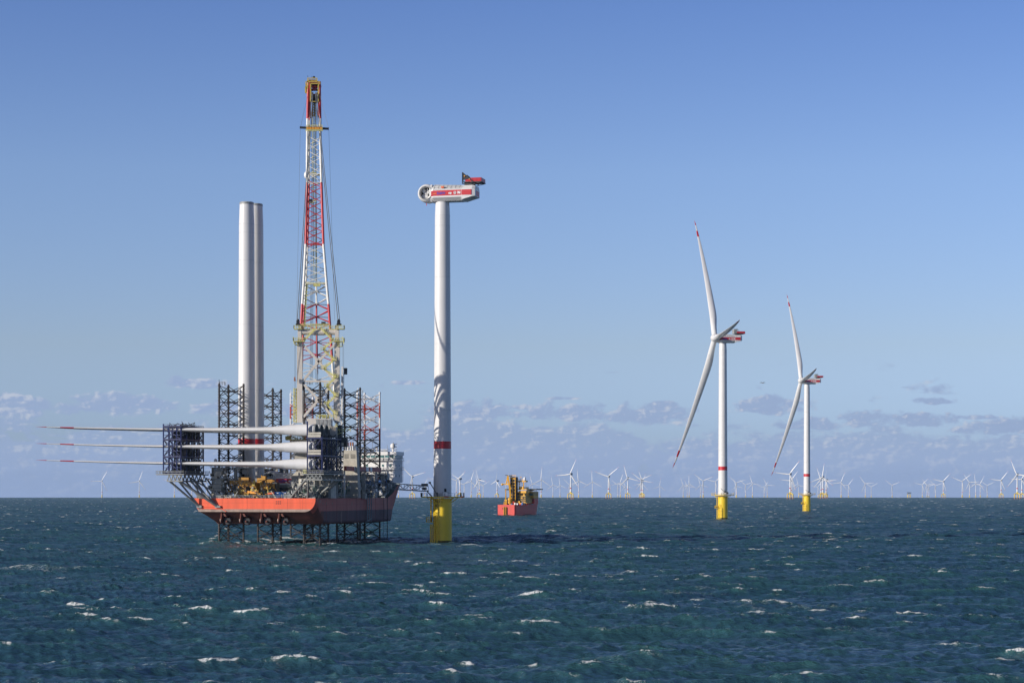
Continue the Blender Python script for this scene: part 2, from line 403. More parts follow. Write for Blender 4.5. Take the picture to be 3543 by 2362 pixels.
    b1 = nt.nodes.new('ShaderNodeBump'); b1.inputs['Strength'].default_value = 0.85; b1.inputs['Distance'].default_value = 0.45
    mp2 = nt.nodes.new('ShaderNodeMapping'); mp2.inputs['Scale'].default_value = (0.8, 1.15, 1); mp2.inputs['Rotation'].default_value = (0, 0, rad(-24)); nt.links.new(pos, mp2.inputs[0])
    h = M2('ADD', NOISE(mp2.outputs[0], 0.8, 8.0, 0.70, 0.5), M2('MULTIPLY', NOISE(mp2.outputs[0], 0.20, 5.0, 0.65, 0.6), 2.4))
    nt.links.new(h, b1.inputs['Height'])
    # body colour of the water under a wind-roughened surface; steep wavelets keep the grazing reflectance low
    df = nt.nodes.new('ShaderNodeBsdfDiffuse'); nt.links.new(col, df.inputs[0]); nt.links.new(b1.outputs[0], df.inputs['Normal'])
    gl = nt.nodes.new('ShaderNodeBsdfGlossy'); gl.inputs['Roughness'].default_value = 0.13; nt.links.new(b1.outputs[0], gl.inputs['Normal'])
    gl.inputs['Color'].default_value = (1, 1, 1, 1)
    fr = nt.nodes.new('ShaderNodeFresnel'); fr.inputs[0].default_value = 1.333; nt.links.new(b1.outputs[0], fr.inputs['Normal'])
    un = nt.nodes.new('ShaderNodeAttribute'); un.attribute_name = 'unresolved'
    fac = M2('MULTIPLY', M2('MINIMUM', M2('MULTIPLY', fr.outputs[0], 0.80), M2('SUBTRACT', 0.42, M2('MULTIPLY', un.outputs['Fac'], 0.27))), M2('SUBTRACT', 1.0, foam))
    gust = SMOOTH(NOISE(mpw.outputs[0], 0.014, 4.0, 0.55, 0.5), 0.3, 0.7); fac = M2('MULTIPLY', fac, M2('ADD', 0.72, M2('MULTIPLY', gust, 0.62)))
    mx = nt.nodes.new('ShaderNodeMixShader'); nt.links.new(fac, mx.inputs[0]); nt.links.new(df.outputs[0], mx.inputs[1]); nt.links.new(gl.outputs[0], mx.inputs[2])
    nt.links.new(mx.outputs[0], nt.nodes['Material Output'].inputs[0]); nt.nodes.remove(p)
    me.materials.append(m)
    nt = keep
    return ob
make_sea()

# ------------------------------------------------------------------ blade (span along +Z, chord along X, thickness along Y)
def blade_secs(Lb, rroot, cmax, prebend, thick=0.0, n=14, twist=0.0, bulge=1.0):
    S = [0, .01, .03, .06, .10, .14, .18, .22, .28, .36, .45, .55, .65, .75, .853, .8531, .904, .9041, .955, .9551, .975, .99, 1.0]
    secs = []; mis = []
    for s in S:
        bl = min(1, max(0, (s - 0.02) / 0.16)); bl = bl * bl * (3 - 2 * bl)
        if s < 0.20: ch = 2 * rroot * (1 - bl) + cmax * bl
        else: ch = cmax * ((1 - (s - 0.20) / 0.80) ** 0.82 * 0.93 + 0.07)
        if s > 0.955: ch *= max(0.06, 1 - ((s - 0.955) / 0.045) ** 2 * 0.92)
        tr = 1.0 * (1 - bl) + bl * max(0.16, 0.42 - 0.4 * s)
        th = ch * tr if s < 0.2 else ch * max(0.17, 0.42 - 0.42 * (s - 0.0)) 
        th *= 1 + thick * s
        x_le = -rroot * (1 - bl) - (rroot * 0.92) * bl * max(0.0, 1 - s) ** 0.8 - 0.0
        pb = prebend * s ** 2.2
        tw = twist * (1 - s) ** 2
        ring = []
        for i in range(n):
            a = 2 * math.pi * i / n
            u = (1 - math.cos(a)) / 2                       # 0 leading, 1 trailing
            yt = math.sin(a) * 0.5
            fo = 1.0 * (1 - bl) + bl * (1.35 * math.sqrt(max(0, u)) ** 0.6 * (1 - u) ** 0.35 * 1.0 + 0.12)
            x = x_le + ch * u; y = yt * th * (fo if bl > 0 else 1)
            x, y = x * math.cos(tw) - y * math.sin(tw), x * math.sin(tw) + y * math.cos(tw)
            ring.append(Vector((x, y + pb, s * Lb)))
        secs.append(ring)
        mis.append(1 if (s >= .9551 or .8531 <= s < .904) else 0)
    return secs, mis
def add_blade(mb, Mx, Lb, rroot=2.15, cmax=5.9, prebend=0.0, n=14, twist=0.0):
    secs, mis = blade_secs(Lb, rroot, cmax, prebend, n=n, twist=twist)
    mb.loft([[Mx @ v for v in r] for r in secs], mis=mis)

# ------------------------------------------------------------------ near wind turbines
HUBZ = 137.0; TT = 133.3; PZ = 18.4
def lettering(parent, Mx, u0, w0, h, v):
    # Mx: nacelle frame (x = to the tail, y = towards the open side, z = up); text reads left to right along +x
    o = lambda u, w, e=0: Mx @ Vector((u, v + e, w))
    x = Mx.to_3x3() @ Vector((1, 0, 0)); y = Mx.to_3x3() @ Vector((0, 0, 1))
    b = MB(); b.box(o(u0 - 1.2, w0 + .42 * h, -.02), (1.4, .06, .14), R=Mx.to_3x3()); b.build('orange_dash', mLOGOY, parent)
    text_mesh('lettering', 'EnBW', h * 1.38, o(u0 - .25, w0, -.03), x, y, mLOGOB, parent, bold=0.03)
    text_mesh('lettering', 'aip', h * 1.2, o(u0 + 4.6, w0 + .1, -.03), x, y, mLOGOW, parent, bold=0.04)
    g = MB(); c = o(u0 + 7.25, w0 + .5 * h, -.02)
    R3 = Mx.to_3x3()
    for i in range(24):
        a = 2 * math.pi * i / 24; a2 = 2 * math.pi * (i + 1) / 24; r = h * .56
        g.beam(c + R3 @ Vector((r * math.cos(a), 0, r * math.sin(a))), c + R3 @ Vector((r * math.cos(a2), 0, r * math.sin(a2))), .11)
    for dx_ in (-.3, -.1, .1, .3):
        hh = math.sqrt(max(0, (.5 * h) ** 2 - (dx_ * h) ** 2)); g.beam(c + R3 @ Vector((dx_ * h, 0, -hh)), c + R3 @ Vector((dx_ * h, 0, hh)), .10)
    g.beam(c + R3 @ Vector((-.5 * h, 0, 0)), c + R3 @ Vector((.5 * h, 0, 0)), .09)
    g.build('globe_emblem', mLOGOW, parent)
    t = MB(); q = u0 + 8.35
    R_ = lambda a, b_, c_, d_: t.prism([o(a, w0 + b_, -.05), o(c_, w0 + b_, -.05), o(c_, w0 + d_, -.05), o(a, w0 + d_, -.05)], R3 @ Vector((0, .05, 0)))
    R_(q, 0, q + .42, h * 1.1); R_(q + .82, 0, q + 1.2, h * 1.1)
    t.prism([o(q + .42, w0 + h * 1.1, -.05), o(q + .42, w0 + h * .55, -.05), o(q + .82, w0, -.05), o(q + .82, w0 + h * .6, -.05)], R3 @ Vector((0, .05, 0)))
    t.build('letter_emblem', mLOGOW, parent)

def nacelle(T, Mx, full=True):
    """Mx frame: origin on the tower top, +x towards the tail, -y towards the camera side, z up"""
    R3 = Mx.to_3x3(); o = lambda u, v, w: Mx @ Vector((u, v, w))
    prof = lambda hw, a: [(-hw * .62, 0.15), (-hw, 1.45), (-hw, 4.9), (-hw * .72, 6.1 * a), (-hw * .3, 6.95 * a), (hw * .3, 6.95 * a), (hw * .72, 6.1 * a), (hw, 4.9), (hw, 1.45), (hw * .62, .15)]
    n = MB()
    secs = []
    for u, a in ((-2.9, 1.02), (9.1, 0.93)): secs.append([o(u, v, w) for v, w in prof(4.1, a)])
    n.loft(secs, sm=False)
    # neck between hub and body
    n.loft([[o(-3.6, v * .93, .2 + w * .93) for v, w in prof(4.1, 1.0)], [o(-2.9, v * .97, .1 + w * .97) for v, w in prof(4.1, 1.0)]], sm=False)
    # tail
    tl = lambda hw, w0, w1, w2: [(-hw, w0), (-hw, w1), (-hw * .72, w2), (hw * .72, w2), (hw, w1), (hw, w0)]
    n.loft([[o(9.1, v, w) for v, w in tl(4.25, .35, 4.9, 6.15)], [o(13.3, v, w) for v, w in tl(4.1, 1.5, 4.9, 6.15)], [o(14.5, v * .9, w) for v, w in tl(4.1, 1.7, 4.3, 5.9)]], sm=False)
    body = n.build('nacelle_housing', mWHITE, T)
    r = MB()
    for s in (-1, 1):
        r.box(o(-3.2, s * 3.98, 3.05), (.85, .10, 2.15), R=R3)
        r.box(o(3.1, s * 4.12, 3.2), (12.0, .08, 2.15), R=R3)
        r.box(o(11.2, s * 4.22, 3.2), (4.0, .12, 2.15), R=R3)
    r.build('red_stripe', mRED, body)
    g = MB()
    for k in range(7):
        u = -2.4 + k * 1.75; a = 1.02 - (u + 2.9) / 12 * .09
        for s in (-1, 1):
            g.beam(o(u, s * 4.13, 5.0), o(u, s * 4.1 * .73, 6.12 * a), .07)
            g.beam(o(u, s * 4.1 * .73, 6.12 * a), o(u, s * 1.2, 6.97 * a), .07)
    for s in (-1, 1): g.box(o(3.1, s * 4.17, 4.62), (12.0, .05, .06), R=R3)
    g.build('roof_seam', mGREY, body)
    w = MB()
    w.rail([o(-2.6, -4.2, 4.95), o(9.0, -4.2, 4.95)], 1.1, .03, 2.2); w.build('handrail', mGREY, body)
    if full:
        bx = MB(); bx.box(o(1.2, -4.1, 5.5), (1.2, .7, .7), R=R3); bx.build('orange_box', mORG, body)
    st = MB()
    for k in range(4): st.box(o(2.0 + k * 2.0, -2.4, .12), (.25, .5, .35), R=R3)
    for k in (0, 1): st.box(o(12.3 + k * .6, -.6 + k * .7, 1.2 + k * .15), (.9, .25, .1), R=R3)
    st.box(o(14.35, -1.6, 5.0), (.3, 1.1, .35), R=R3)
    st.build('louvre', mDKGREY, body)
    # tail door panel in paler red
    tp = MB(); tp.box(o(14.46, .4, 3.0), (.12, 5.2, 2.1), R=R3); tp.build('tail_panel', mRED, body)
    # roof platform with red mesh fence and cooler wedge
    pf = MB()
    pf.box(o(11.4, 0, 6.65), (3.2, 6.0, .35), R=R3)
    pf.box(o(13.4, 0, 7.35), (7.6, 6.4, .28), R=R3)
    pf.beam(o(12.2, -2.6, 6.2), o(16.8, -2.8, 7.2), .18); pf.beam(o(12.2, 2.6, 6.2), o(16.8, 2.8, 7.2), .18)
    pf.beam(o(13.6, -2.6, 6.0), o(12.6, -2.6, 7.3), .3); pf.beam(o(13.6, 2.6, 6.0), o(12.6, 2.6, 7.3), .3)
    plat = pf.build('roof_platform', mDKGREY, T)
    fe = MB()
    for s in (-1, 1):
        fe.box(o(13.7, s * 3.2, 8.25), (6.6, .12, 1.5), R=R3)
        for k in range(12): fe.box(o(10.5 + k * .56, s * 3.3, 8.25), (.10, .12, 1.5), R=R3)
    fe.box(o(17.0, 0, 8.25), (.12, 6.4, 1.5), R=R3)
    fe.build('fence', mRED, plat)
    cw = MB()
    if full:
        for s in (-1, 1):
            cw.beam(o(9.3, s * 3.5, 6.6), o(9.3, s * 3.5, 11.2), .34); cw.beam(o(9.3, s * 3.5, 11.2), o(14.1, s * 3.5, 7.0), .34)
            cw.beam(o(9.3, s * 2.9, 8.2), o(11.6, s * 2.9, 9.0), .15)
        for k in range(5): cw.beam(o(9.3, -2.9, 6.9 + k), o(9.3, 2.9, 6.9 + k), .22)
        for k in range(4): cw.beam(o(10.2 + k, -2.9, 10.2 - k * .87), o(10.2 + k, 2.9, 10.2 - k * .87), .16)
        cw.prism([o(9.5, -3.45, 8.2), o(9.5, -3.45, 10.7), o(12.2, -3.45, 8.6)], R3 @ Vector((0, .2, 0)))
        cw.build('cooler_frame', mBLACK, plat)
        lp = MB(); lp.box(o(10.2, -3.6, 9.7), (.5, .4, .4), R=R3); lp.box(o(12.2, -3.6, 8.4), (.4, .3, .3), R=R3); lp.build('lamp', mLOGOY, plat)
    else:
        cw.box(o(9.6, 0, 9.0), (2.6, 6.2, 3.6), R=R3)
        for k in range(5): cw.box(o(8.5 + k * .6, -3.15, 9.0), (.12, .1, 3.7), R=R3)
        cw.beam(o(10.9, -2.9, 10.9), o(13.6, -2.9, 7.4), .25)
        cw.build('cooler', mGREY, plat)
    return body

def foundation(T, x, y, zsea, tow=True, full=True):
    """yellow transition piece, outer platform, tower for one turbine standing at x, y"""
    f = MB(); B = Vector((x, y, 0))
    f.lathe((x, y, 0), [(3.72, -6 + zsea, 1), (3.72, 1.2, 1), (3.71, 1.21, 0), (3.65, PZ - .7, 0)], 48)
    tp = f.build('transition_piece', [mYEL, mGROWTH], T)
    # boat landing, to the left of the camera side
    l = MB(); c = lambda a, r, z: Vector((x + r * math.cos(rad(a)), y + r * math.sin(rad(a)), z))
    for a in (200, 216, 232, 246):
        l.tube(c(a, 4.9, -1.5), c(a, 4.9, 7.6 if a != 246 else 9), .24)
        for z in (0.8, 3.5, 6.5): l.tube(c(a, 3.7, z), c(a, 4.9, z), .11)
    for k in range(16): l.beam(c(218, 4.9, -.5 + k * .55), c(230, 4.9, -.5 + k * .55), .07)
    l.build('boat_landing', mYEL, tp)
    q = MB()
    q.box(c(193, 5.3, 8.4), (2.3, 1.9, .16)); 
    q.rail([c(193, 5.3, 8.5) + Vector(d) for d in ((-1.1, -.9, 0), (1.1, -.9, 0), (1.1, .9, 0), (-1.1, .9, 0))], 1.9, .06, .7, closed=True)
    q.tube(c(190, 4.6, 8.4), c(190, 4.6, PZ - .5), .22); q.tube(c(184, 4.3, 8.4), c(184, 4.3, PZ - .5), .08)
    for k in range(18): q.beam(c(186, 4.35, 8.8 + k * .5), c(190, 4.6, 8.8 + k * .5), .07)
    q.rail([c(222, 4.2, 8.0), c(238, 4.2, 8.0)], 3.2, .10, 1.1)
    q.box(c(193, 5.3, 9.0), (2.2, 1.8, .08)); q.box(c(193, 6.2, 9.3), (.25, 1.8, 1.5)); q.box(c(212, 4.5, 8.4), (1.6, 1.4, .3))
    q.build('access_ladder', mYEL, tp)
    # platform
    p = MB()
    p.lathe((x, y, PZ - .5), [(5.6, 0), (6.3, .12), (6.3, .5)], 28)
    p.box((x + 6.3, y, PZ - .2), (4.4, 3.2, .4)); p.box((x - 6.4, y, PZ - .2), (3.8, 4.2, .4))
    for a in range(0, 360, 45): p.beam(c(a, 3.7, PZ - 2.2), c(a, 6.0, PZ - .5), .25)
    pl = p.build('platform', mYEL, tp)
    r = MB()
    pts = [c(a, 6.25, PZ) for a in range(0, 360, 20)]
    r.rail(pts, 1.2, .04, 1.1, closed=True)
    r.rail([Vector((x + 8.4, y - 1.5, PZ)), Vector((x + 8.4, y + 1.5, PZ))], 1.4, .06, 1); r.rail([Vector((x + 6.3, y - 1.5, PZ)), Vector((x + 8.4, y - 1.5, PZ))], 1.4, .06, 1)
    r.rail([Vector((x - 8.3, y - 2, PZ)), Vector((x - 8.3, y + 2, PZ))], 1.4, .06, 1); r.rail([Vector((x - 8.3, y - 2, PZ)), Vector((x - 6, y - 2, PZ))], 1.4, .06, 1)
    r.build('guard_rail', mDKGREY if full else mYEL, pl)
    e = MB()
    e.box(c(283, 5.6, PZ + 1.0), (2.0, 1.2, 1.5) if full else (1.2, 1.0, 1.2)); 
    e.box(c(300, 5.8, PZ + .7), (1.2, 1.0, 1.0)); e.build('equipment_cabinet', mACC, pl)
    if full:
        e = MB(); e.box(c(283, 6.0, PZ - .1), (2.4, .7, .35)); e.box((x + 7.8, y - 1.7, PZ - .05), (1.6, .2, .4)); e.build('red_fender', mRED, pl)
        e = MB(); e.box((x + 7.1, y - 1.7, PZ + .7), (.4, .3, 1.6)); e.box((x + 8.3, y - 1.7, PZ + .7), (.25, .3, 1.6)); e.box((x - 8.1, y - 2.1, PZ + .7), (.8, .3, 1.6)); e.build('locker', mDKGREY, pl)
    dv = MB()
    dv.tube(c(250, 5.2, PZ), c(250, 5.2, PZ + 1.6), .18); 
    if full: dv.beam(Vector((x - 1.8, y - 5.6, PZ + .6)), Vector((x - 4.6, y - 4.6, PZ + 5.2)), .28); dv.box((x - 4.8, y - 4.6, PZ + 5.4), (.9, .5, .7))
    else: dv.beam(Vector((x + 2.2, y - 5.4, PZ + .8)), Vector((x - 2.2, y - 5.2, PZ + 5.0)), .3); dv.box((x + 2.6, y - 5.2, PZ + 1.4), (2.0, 1.0, 1.6))
    dv.build('davit_crane', mDKGREY, pl)
    if tow:
        t = MB()
        hz = lambda z: 3.52 - (3.52 - 2.93) * (z - PZ) / (TT - PZ)
        prof = [(hz(PZ), PZ, 0), (hz(37.0), 37.0, 0), (hz(37.0), 37.02, 1), (hz(39.9), 39.9, 1), (hz(39.9), 39.92, 0)]
        prof += [(hz(z), z, 0) for z in (60, 80, 100, 116, 128)] + [(2.70, TT - .25, 0), (2.70, TT, 0)]
        t.lathe((x, y, 0), prof, 64)
        tw = t.build('tower', [mWHITE, mRED], T)
        s = MB()
        for z in (52, 78, 104, 124, 128): s.lathe((x, y, z), [(hz(z) + .012, 0), (hz(z) + .012, .05)], 48, cap=False)
        s.build('weld_seam', mGREY, tw)
        d = MB(); a = 290
        cc_ = c(a, hz(PZ) + .02, PZ + 2.0); d.box(cc_, (.9, .15, 2.2), R=Matrix.Rotation(rad(a + 90), 3, 'Z')); 
        d.box(cc_ + Vector((0, 0, -1.4)), (2.2, 1.2, .2)); d.rail([cc_ + Vector((-1.1, -.6, -1.3)), cc_ + Vector((1.1, -.6, -1.3))], 1.1, .05, .6)
        d.build('tower_door', mBLACK, tw)
    return tp

YM = 779.0; XM = (1531.0 - CX) / F * YM
def nac_frame(x, y, yaw, tilt=0.0):
    # +x to the tail; yaw: degrees the tail is turned towards the camera
    R = Matrix.Rotation(rad(-yaw), 4, 'Z') @ Matrix.Rotation(rad(tilt), 4, 'Y')
    return Matrix.Translation((x, y, TT)) @ R @ Matrix.Scale(0.97, 4)

T1 = thing('wind_turbine', 'unfinished white turbine beside the jack-up ship, with open round hub and no blades', 'wind turbine', (XM, YM, 0))
tp = foundation(T1, XM, YM, 0, full=True)
a0 = rad(270 - 34)
text_mesh('marking', 'HD', 1.55, (0, 0, 15.95), (1, 0, 0), (0, 0, 1), mTEXT, tp, wrap=((XM, YM), 3.70, a0 - .26), thick=.02, bold=.025)
text_mesh('marking', '4D', 1.55, (0, 0, 14.35), (1, 0, 0), (0, 0, 1), mTEXT, tp, wrap=((XM, YM), 3.70, a0 - .26), thick=.02, bold=.025)
NM = nac_frame(XM, YM, 14.0)
nb = nacelle(T1, NM, True)
lettering(nb, NM, -.9, 2.65, .95, -4.19)
# open hub: white ball-like casting with a round blade hole facing the camera
def open_hub(T, Mx, cu=-6.1, cw=3.6, rr=3.6, hole=2.45, name='rotor_hub'):
    R3 = Mx.to_3x3(); o = lambda u, v, w: Mx @ Vector((u, v, w))
    h = MB(); y = R3 @ Vector((0, -1, 0))
    c = o(cu, 0, cw)
    prof = [(rr * .80, -3.3), (rr * .97, -2.0), (rr, -.4), (rr, 1.4), (rr * .97, 2.3), (rr * .88, 3.0), (hole + .18, 3.45), (hole, 3.5), (hole, 3.0), (hole * .96, .6)]
    h.lathe(c, prof, 48, axis=y, cap=False)
    # housing linking the round casting to the nacelle body
    sec = lambda k, u: [o(u, v * 3.3, cw + w * k) for v, w in ((-.75, -3.55), (-.98, -2.6), (-.98, 2.6), (-.7, 3.4), (.7, 3.4), (.98, 2.6), (.98, -2.6), (.75, -3.55))]
    h.loft([sec(.96, cu + 1.5), sec(1.0, -3.6)], sm=False)
    hb = h.build(name, mWHITE, T)
    d = MB(); d.lathe(c, [(hole, .3), (hole * .98, .5)], 40, axis=y); d.build('hub_interior', mDKGREY, hb)
    e = MB(); q = lambda a, b, dd: c + R3 @ Vector((a, -dd, b))
    e.box(q(0.15, 0, 1.4), (.32, .5, hole * 1.85), R=R3)
    for i, (a, b, s) in enumerate(((-1.3, 1.1, .8), (-1.5, -.9, .7), (-.7, -1.4, .9), (1.2, 1.0, .8), (1.4, -.4, .6), (.9, -1.5, .6), (-.7, .2, .6))): e.ball(q(a, b, 1.0), s, 10)
    e.tube(q(-1.9, 1.0, 1.8), q(.1, -.6, 1.8), .16); e.tube(q(.2, .9, 1.8), q(1.9, -1.1, 1.8), .16); e.tube(q(-1.7, .6, 1.7), q(.1, -1.2, 1.7), .12)
    e.build('pitch_gear', mACC, hb)
    k = MB(); k.lathe(c, [(hole + .02, 3.42), (hole + .1, 3.56), (hole + .22, 3.5)], 40, axis=y, cap=False); k.build('bearing_ring', mGREY, hb)
    return hb
hb = open_hub(T1, NM)
k = MB(); k.tube(NM @ Vector((-6.4, -1, -.1)), NM @ Vector((-6.4, -1, -1.2)), .12); k.build('lifting_sling', mRED, hb)

# finished turbines
def rotor(T, x, y, yaw_n, tilt, betas, Lb, dist_hub, rroot=2.15, cmax=5.6, pre=3.2, cone=4.0):
    """n: upwind direction; blades lie in the plane normal to n"""
    n = Vector((-math.cos(yaw_n), -math.sin(yaw_n), 0)); u = Vector((-math.sin(yaw_n), math.cos(yaw_n), 0))
    up = Vector((0, 0, 1))
    nt_ = (n * math.cos(tilt) + up * math.sin(tilt)).normalized(); upt = (up * math.cos(tilt) - n * math.sin(tilt)).normalized()
    c = Vector((x, y, HUBZ)) + n * dist_hub
    hubM = Matrix.Translation(c) @ Matrix((u, nt_, upt)).transposed().to_4x4() if False else Matrix.Translation(c)
    h = MB()
    h.lathe(c, [(2.9, -3.2), (3.15, -2.0), (3.15, .2), (2.9, 1.6), (2.1, 2.7), (1.0, 3.3), (.05, 3.5)], 32, axis=nt_, cap=False)
    h.lathe(c, [(3.0, -3.3), (.1, -3.3)], 32, axis=nt_, cap=False)
    hb = h.build('rotor_hub', mWHITE, T)
    for b in betas:
        s = (upt * math.cos(b) + u * math.sin(b)).normalized()
        # root collar and blade: chord along the wind, leading edge upwind
        s2 = (s * math.cos(rad(cone)) + nt_ * math.sin(rad(cone))).normalized()
        xd = (-nt_ + s2 * nt_.dot(s2)).normalized()         # chord, trailing edge downwind
        yd = s2.cross(xd)
        bm_ = MB()
        Mx = Matrix.Translation(c + s2 * 2.2) @ Matrix((xd, yd, s2)).transposed().to_4x4()
        secs, mis = blade_secs(Lb, rroot, cmax, 0.0)
        new = []
        for r in secs:
            t = r[0].z / Lb; new.append([Mx @ (v + Vector((-pre * t ** 2.2, 0, 0))) for v in r])
        bm_.loft(new, mis=mis)
        bo = bm_.build('blade', [mBLADE, mRED], hb)
    return hb
def full_turbine(xf, Y, label, db=0.0, yw=8.3):
    x = (xf - CX) / F * Y; z0 = -(Y * Y + x * x) / (2 * RE)
    T = thing('wind_turbine', label, 'wind turbine', (x, Y, 0), 0, 'finished three-bladed turbines')
    foundation(T, x, Y, 0, full=False)
    Mx = nac_frame(x, Y, 0) @ Matrix.Rotation(rad(yw), 4, 'Z')
    nb = nacelle(T, Mx, False)
    lettering(nb, Mx, -.9, 2.65, .95, -4.19)
    nk = MB(); nk.lathe(Mx @ Vector((-3.4, 0, 3.7)), [(3.2, 0), (2.9, 1.2)], 28, axis=Mx.to_3x3() @ Vector((-1, 0, 0))); nk.build('hub_collar', mWHITE, T)
    rotor(T, x, Y, rad(yw), rad(5.5), [rad(31.5 + db), rad(151.5 + db), rad(-88.5 + db)], 111.5, 6.1)
    T.location.z = z0
    return T
full_turbine(2501, 1508, 'tall finished three-bladed turbine on yellow pile, the larger of the two on the right', 0)
full_turbine(2792, 2078, 'tall finished three-bladed turbine on yellow pile, the smaller of the two on the right', 1.0, 4.6)


# ------------------------------------------------------------------ jack-up vessel, seen from its stern quarter
TH = rad(14.0); OX, OY = -95.1, 743.5
RA = Vector((math.cos(TH), -math.sin(TH), 0)); AA = Vector((math.sin(TH), math.cos(TH), 0)); UP = Vector((0, 0, 1))
RS = Matrix((RA, AA, UP)).transposed()
def S(l, t, z): return Vector((OX, OY, 0)) + RA * l + AA * t + UP * z
def lat(x, t):          # lateral position on the plane "t metres from the transom" seen at photo column x
    k = (x - CX) / F
    return (k * (OY + AA.y * t) - OX - AA.x * t) / (RA.x - k * RA.y)
def hgt(y, l, t): return CH + (YH - y) / F * S(l, t, 0).y
def Q(x, y, t):
    l = lat(x, t); return S(l, t, hgt(y, l, t))
def bpx(mb, x0, x1, y0, y1, t, d, mi=0):
    l0, l1 = lat(x0, t), lat(x1, t); lm = (l0 + l1) / 2; z0, z1 = hgt(y1, lm, t), hgt(y0, lm, t)
    mb.box(S(lm, t + d / 2, (z0 + z1) / 2), (abs(l1 - l0), d, abs(z1 - z0)), mi, RS)
V = thing('jack_up_vessel', 'large orange jack-up installation ship standing on lattice legs above the sea, crane boom raised', 'ship', (OX, OY, 0), -TH)

DK = 17.8
def hull():
    secs = []
    def sec(t, lp, ls, zb, r, top=DK, lpt=None, lst=None, lpb=None):
        lpt = lp if lpt is None else lpt; lst = ls if lst is None else lst; lpb = lp + 1 if lpb is None else lpb
        pts = [(lpt, top), (lp, 12.95), (lpb, zb)]
        for i in range(7):
            a = math.pi / 2 * i / 6; pts.append((ls - r + r * math.sin(a), zb + r - r * math.cos(a)))
        pts.append((ls + (lst - ls) * .2, max(13.0, zb + r + .05))); pts.append((lst, top))
        secs.append([S(l, t, z) for l, z in pts])
    sec(0, -23.6, 23, 12.7, 4.6, lpt=-25.3, lpb=-22.6)
    sec(2.5, -23.6, 23, 11.4, 4.2, lpt=-25.3, lpb=-21.5)
    sec(5.5, -23.8, 23, 9.7, 3.2, lpt=-25.3, lpb=-20)
    sec(9, -24.3, 23, 8.1, 1.8, lpt=-25.3, lpb=-19)
    sec(16, -25, 23, 8.0, 1.2, lpb=-22.5)
    for t in (30, 50, 70, 84): sec(t, -25, 23, 8.0, 1.2)
    for t, b, tp, z in ((90, .985, 1.0, DK), (96, .95, 1.02, 20), (102, .88, 1.03, 23.6), (108, .76, .99, 24), (114, .56, .88, 24), (120, .30, .66, 24), (126, .06, .3, 24)):
        sec(t, -24.5 * b, 23 * b, 8.0 + max(0, t - 108) * .1, 1.2 * b, top=z, lpt=-24.5 * tp, lst=22.6 * tp)
    h = MB(); n = len(secs[0])
    for k in range(len(secs) - 1):
        A_, B_ = secs[k], secs[k + 1]
        for i in range(n - 1):
            zz = (A_[i].z + A_[i + 1].z + B_[i].z + B_[i + 1].z) / 4
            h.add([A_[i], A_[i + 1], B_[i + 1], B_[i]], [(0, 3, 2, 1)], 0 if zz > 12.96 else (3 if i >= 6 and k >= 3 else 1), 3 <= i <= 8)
        h.add([A_[n - 1], A_[0], B_[0], B_[n - 1]], [(0, 3, 2, 1)], 2)
    h.add(secs[0], [tuple(range(n))], 1); h.add(secs[-1], [tuple(range(n - 1, -1, -1))], 0)
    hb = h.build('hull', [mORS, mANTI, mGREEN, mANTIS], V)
    # transom plating: orange field with a rounded lower starboard corner over a scuffed band
    def tp(l0t, l0b, l1, z0, z1, t, mm, name, rr=4.6, zc=12.7):
        p = [(l0t, z1), (l0b, z0)]
        for i in range(13):
            a = math.pi / 2 * i / 12; l = l1 - rr + rr * math.sin(a); z = zc + rr - rr * math.cos(a)
            if z0 <= z <= z1: p.append((l, z))
            elif z < z0 and i + 1 <= 12:
                z2 = zc + rr - rr * math.cos(math.pi / 2 * (i + 1) / 12)
                if z2 > z0:
                    aa = math.acos((zc + rr - z0) / rr); p.append((l1 - rr + rr * math.sin(aa), z0))
        if z1 > zc + rr: p.append((l1, z1))
        else:
            aa = math.acos((zc + rr - z1) / rr); p = [q for q in p if q[1] <= z1]; p.append((l1 - rr + rr * math.sin(aa), z1))
        m = MB(); m.prism([S(l, t, z) for l, z in p], AA * -.06); return m.build(name, mm, hb)
    tp(-25.3, -24.0, 22.95, 13.75, DK, -.01, mORH, 'transom_plating')
    tp(-23.95, -23.5, 22.95, 12.72, 13.74, -.01, mBOOT, 'scuffed_band')
    e = MB()
    for a, b in (((-17.2, 17.7), (-15.2, 14.6)), ((-15.2, 14.6), (-22.8, 14.5)), ((-22.5, 13.9), (-14, 13.8)), ((-14, 13.8), (-12.3, 12.8))):
        e.beam(S(a[0], -.16, a[1]), S(b[0], -.16, b[1]), .22)
    e.beam(S(2.6, -.08, 17.6), S(2.6, -.08, 12.9), .08, .06)
    e.build('hull_seam', mORH, hb)
    e = MB()
    for t in (11.9, 24, 36, 48, 60, 72): e.box(S(23.03, t, 13.4), (.04, .10, 8.6), R=RS)
    e.box(S(23.03, 44, 15.3), (.04, 80, .07), R=RS)
    for l in (-14, -4, 12, 18): e.box(S(l, -.09, 15.7), (.07, .03, 4.0), R=RS)
    e.box(S(0, -.09, 16.1), (44, .03, .05), R=RS)
    e.build('plate_seam', mSTAIN, hb)
    e = MB()
    for i in range(2):
        for j in range(3): e.box(S(7.6 + j * .75, -.09, 16.6 - i * .75), (.45, .05, .5), R=RS)
    e.build('draught_marks', mSTAIN, hb)
    e = MB()
    for t, l_ in ((12, 1.2), (18.5, .9), (42, 1.6), (66, 1.5), (29, 4.5)):
        e.box(S(23.04, t, 15.7 if l_ < 4 else 10.4), (.06, .5, l_), R=RS)
    e.box(S(23.04, 5, 16.9), (.05, 2.2, .35), R=RS); e.box(S(23.04, 5, 16.3), (.05, 1.6, .3), R=RS)
    for t in (7.5, 9.0): e.box(S(23.04, t, 15.9), (.05, .45, .45), R=RS)
    e.build('side_marking', mBOOT, hb)
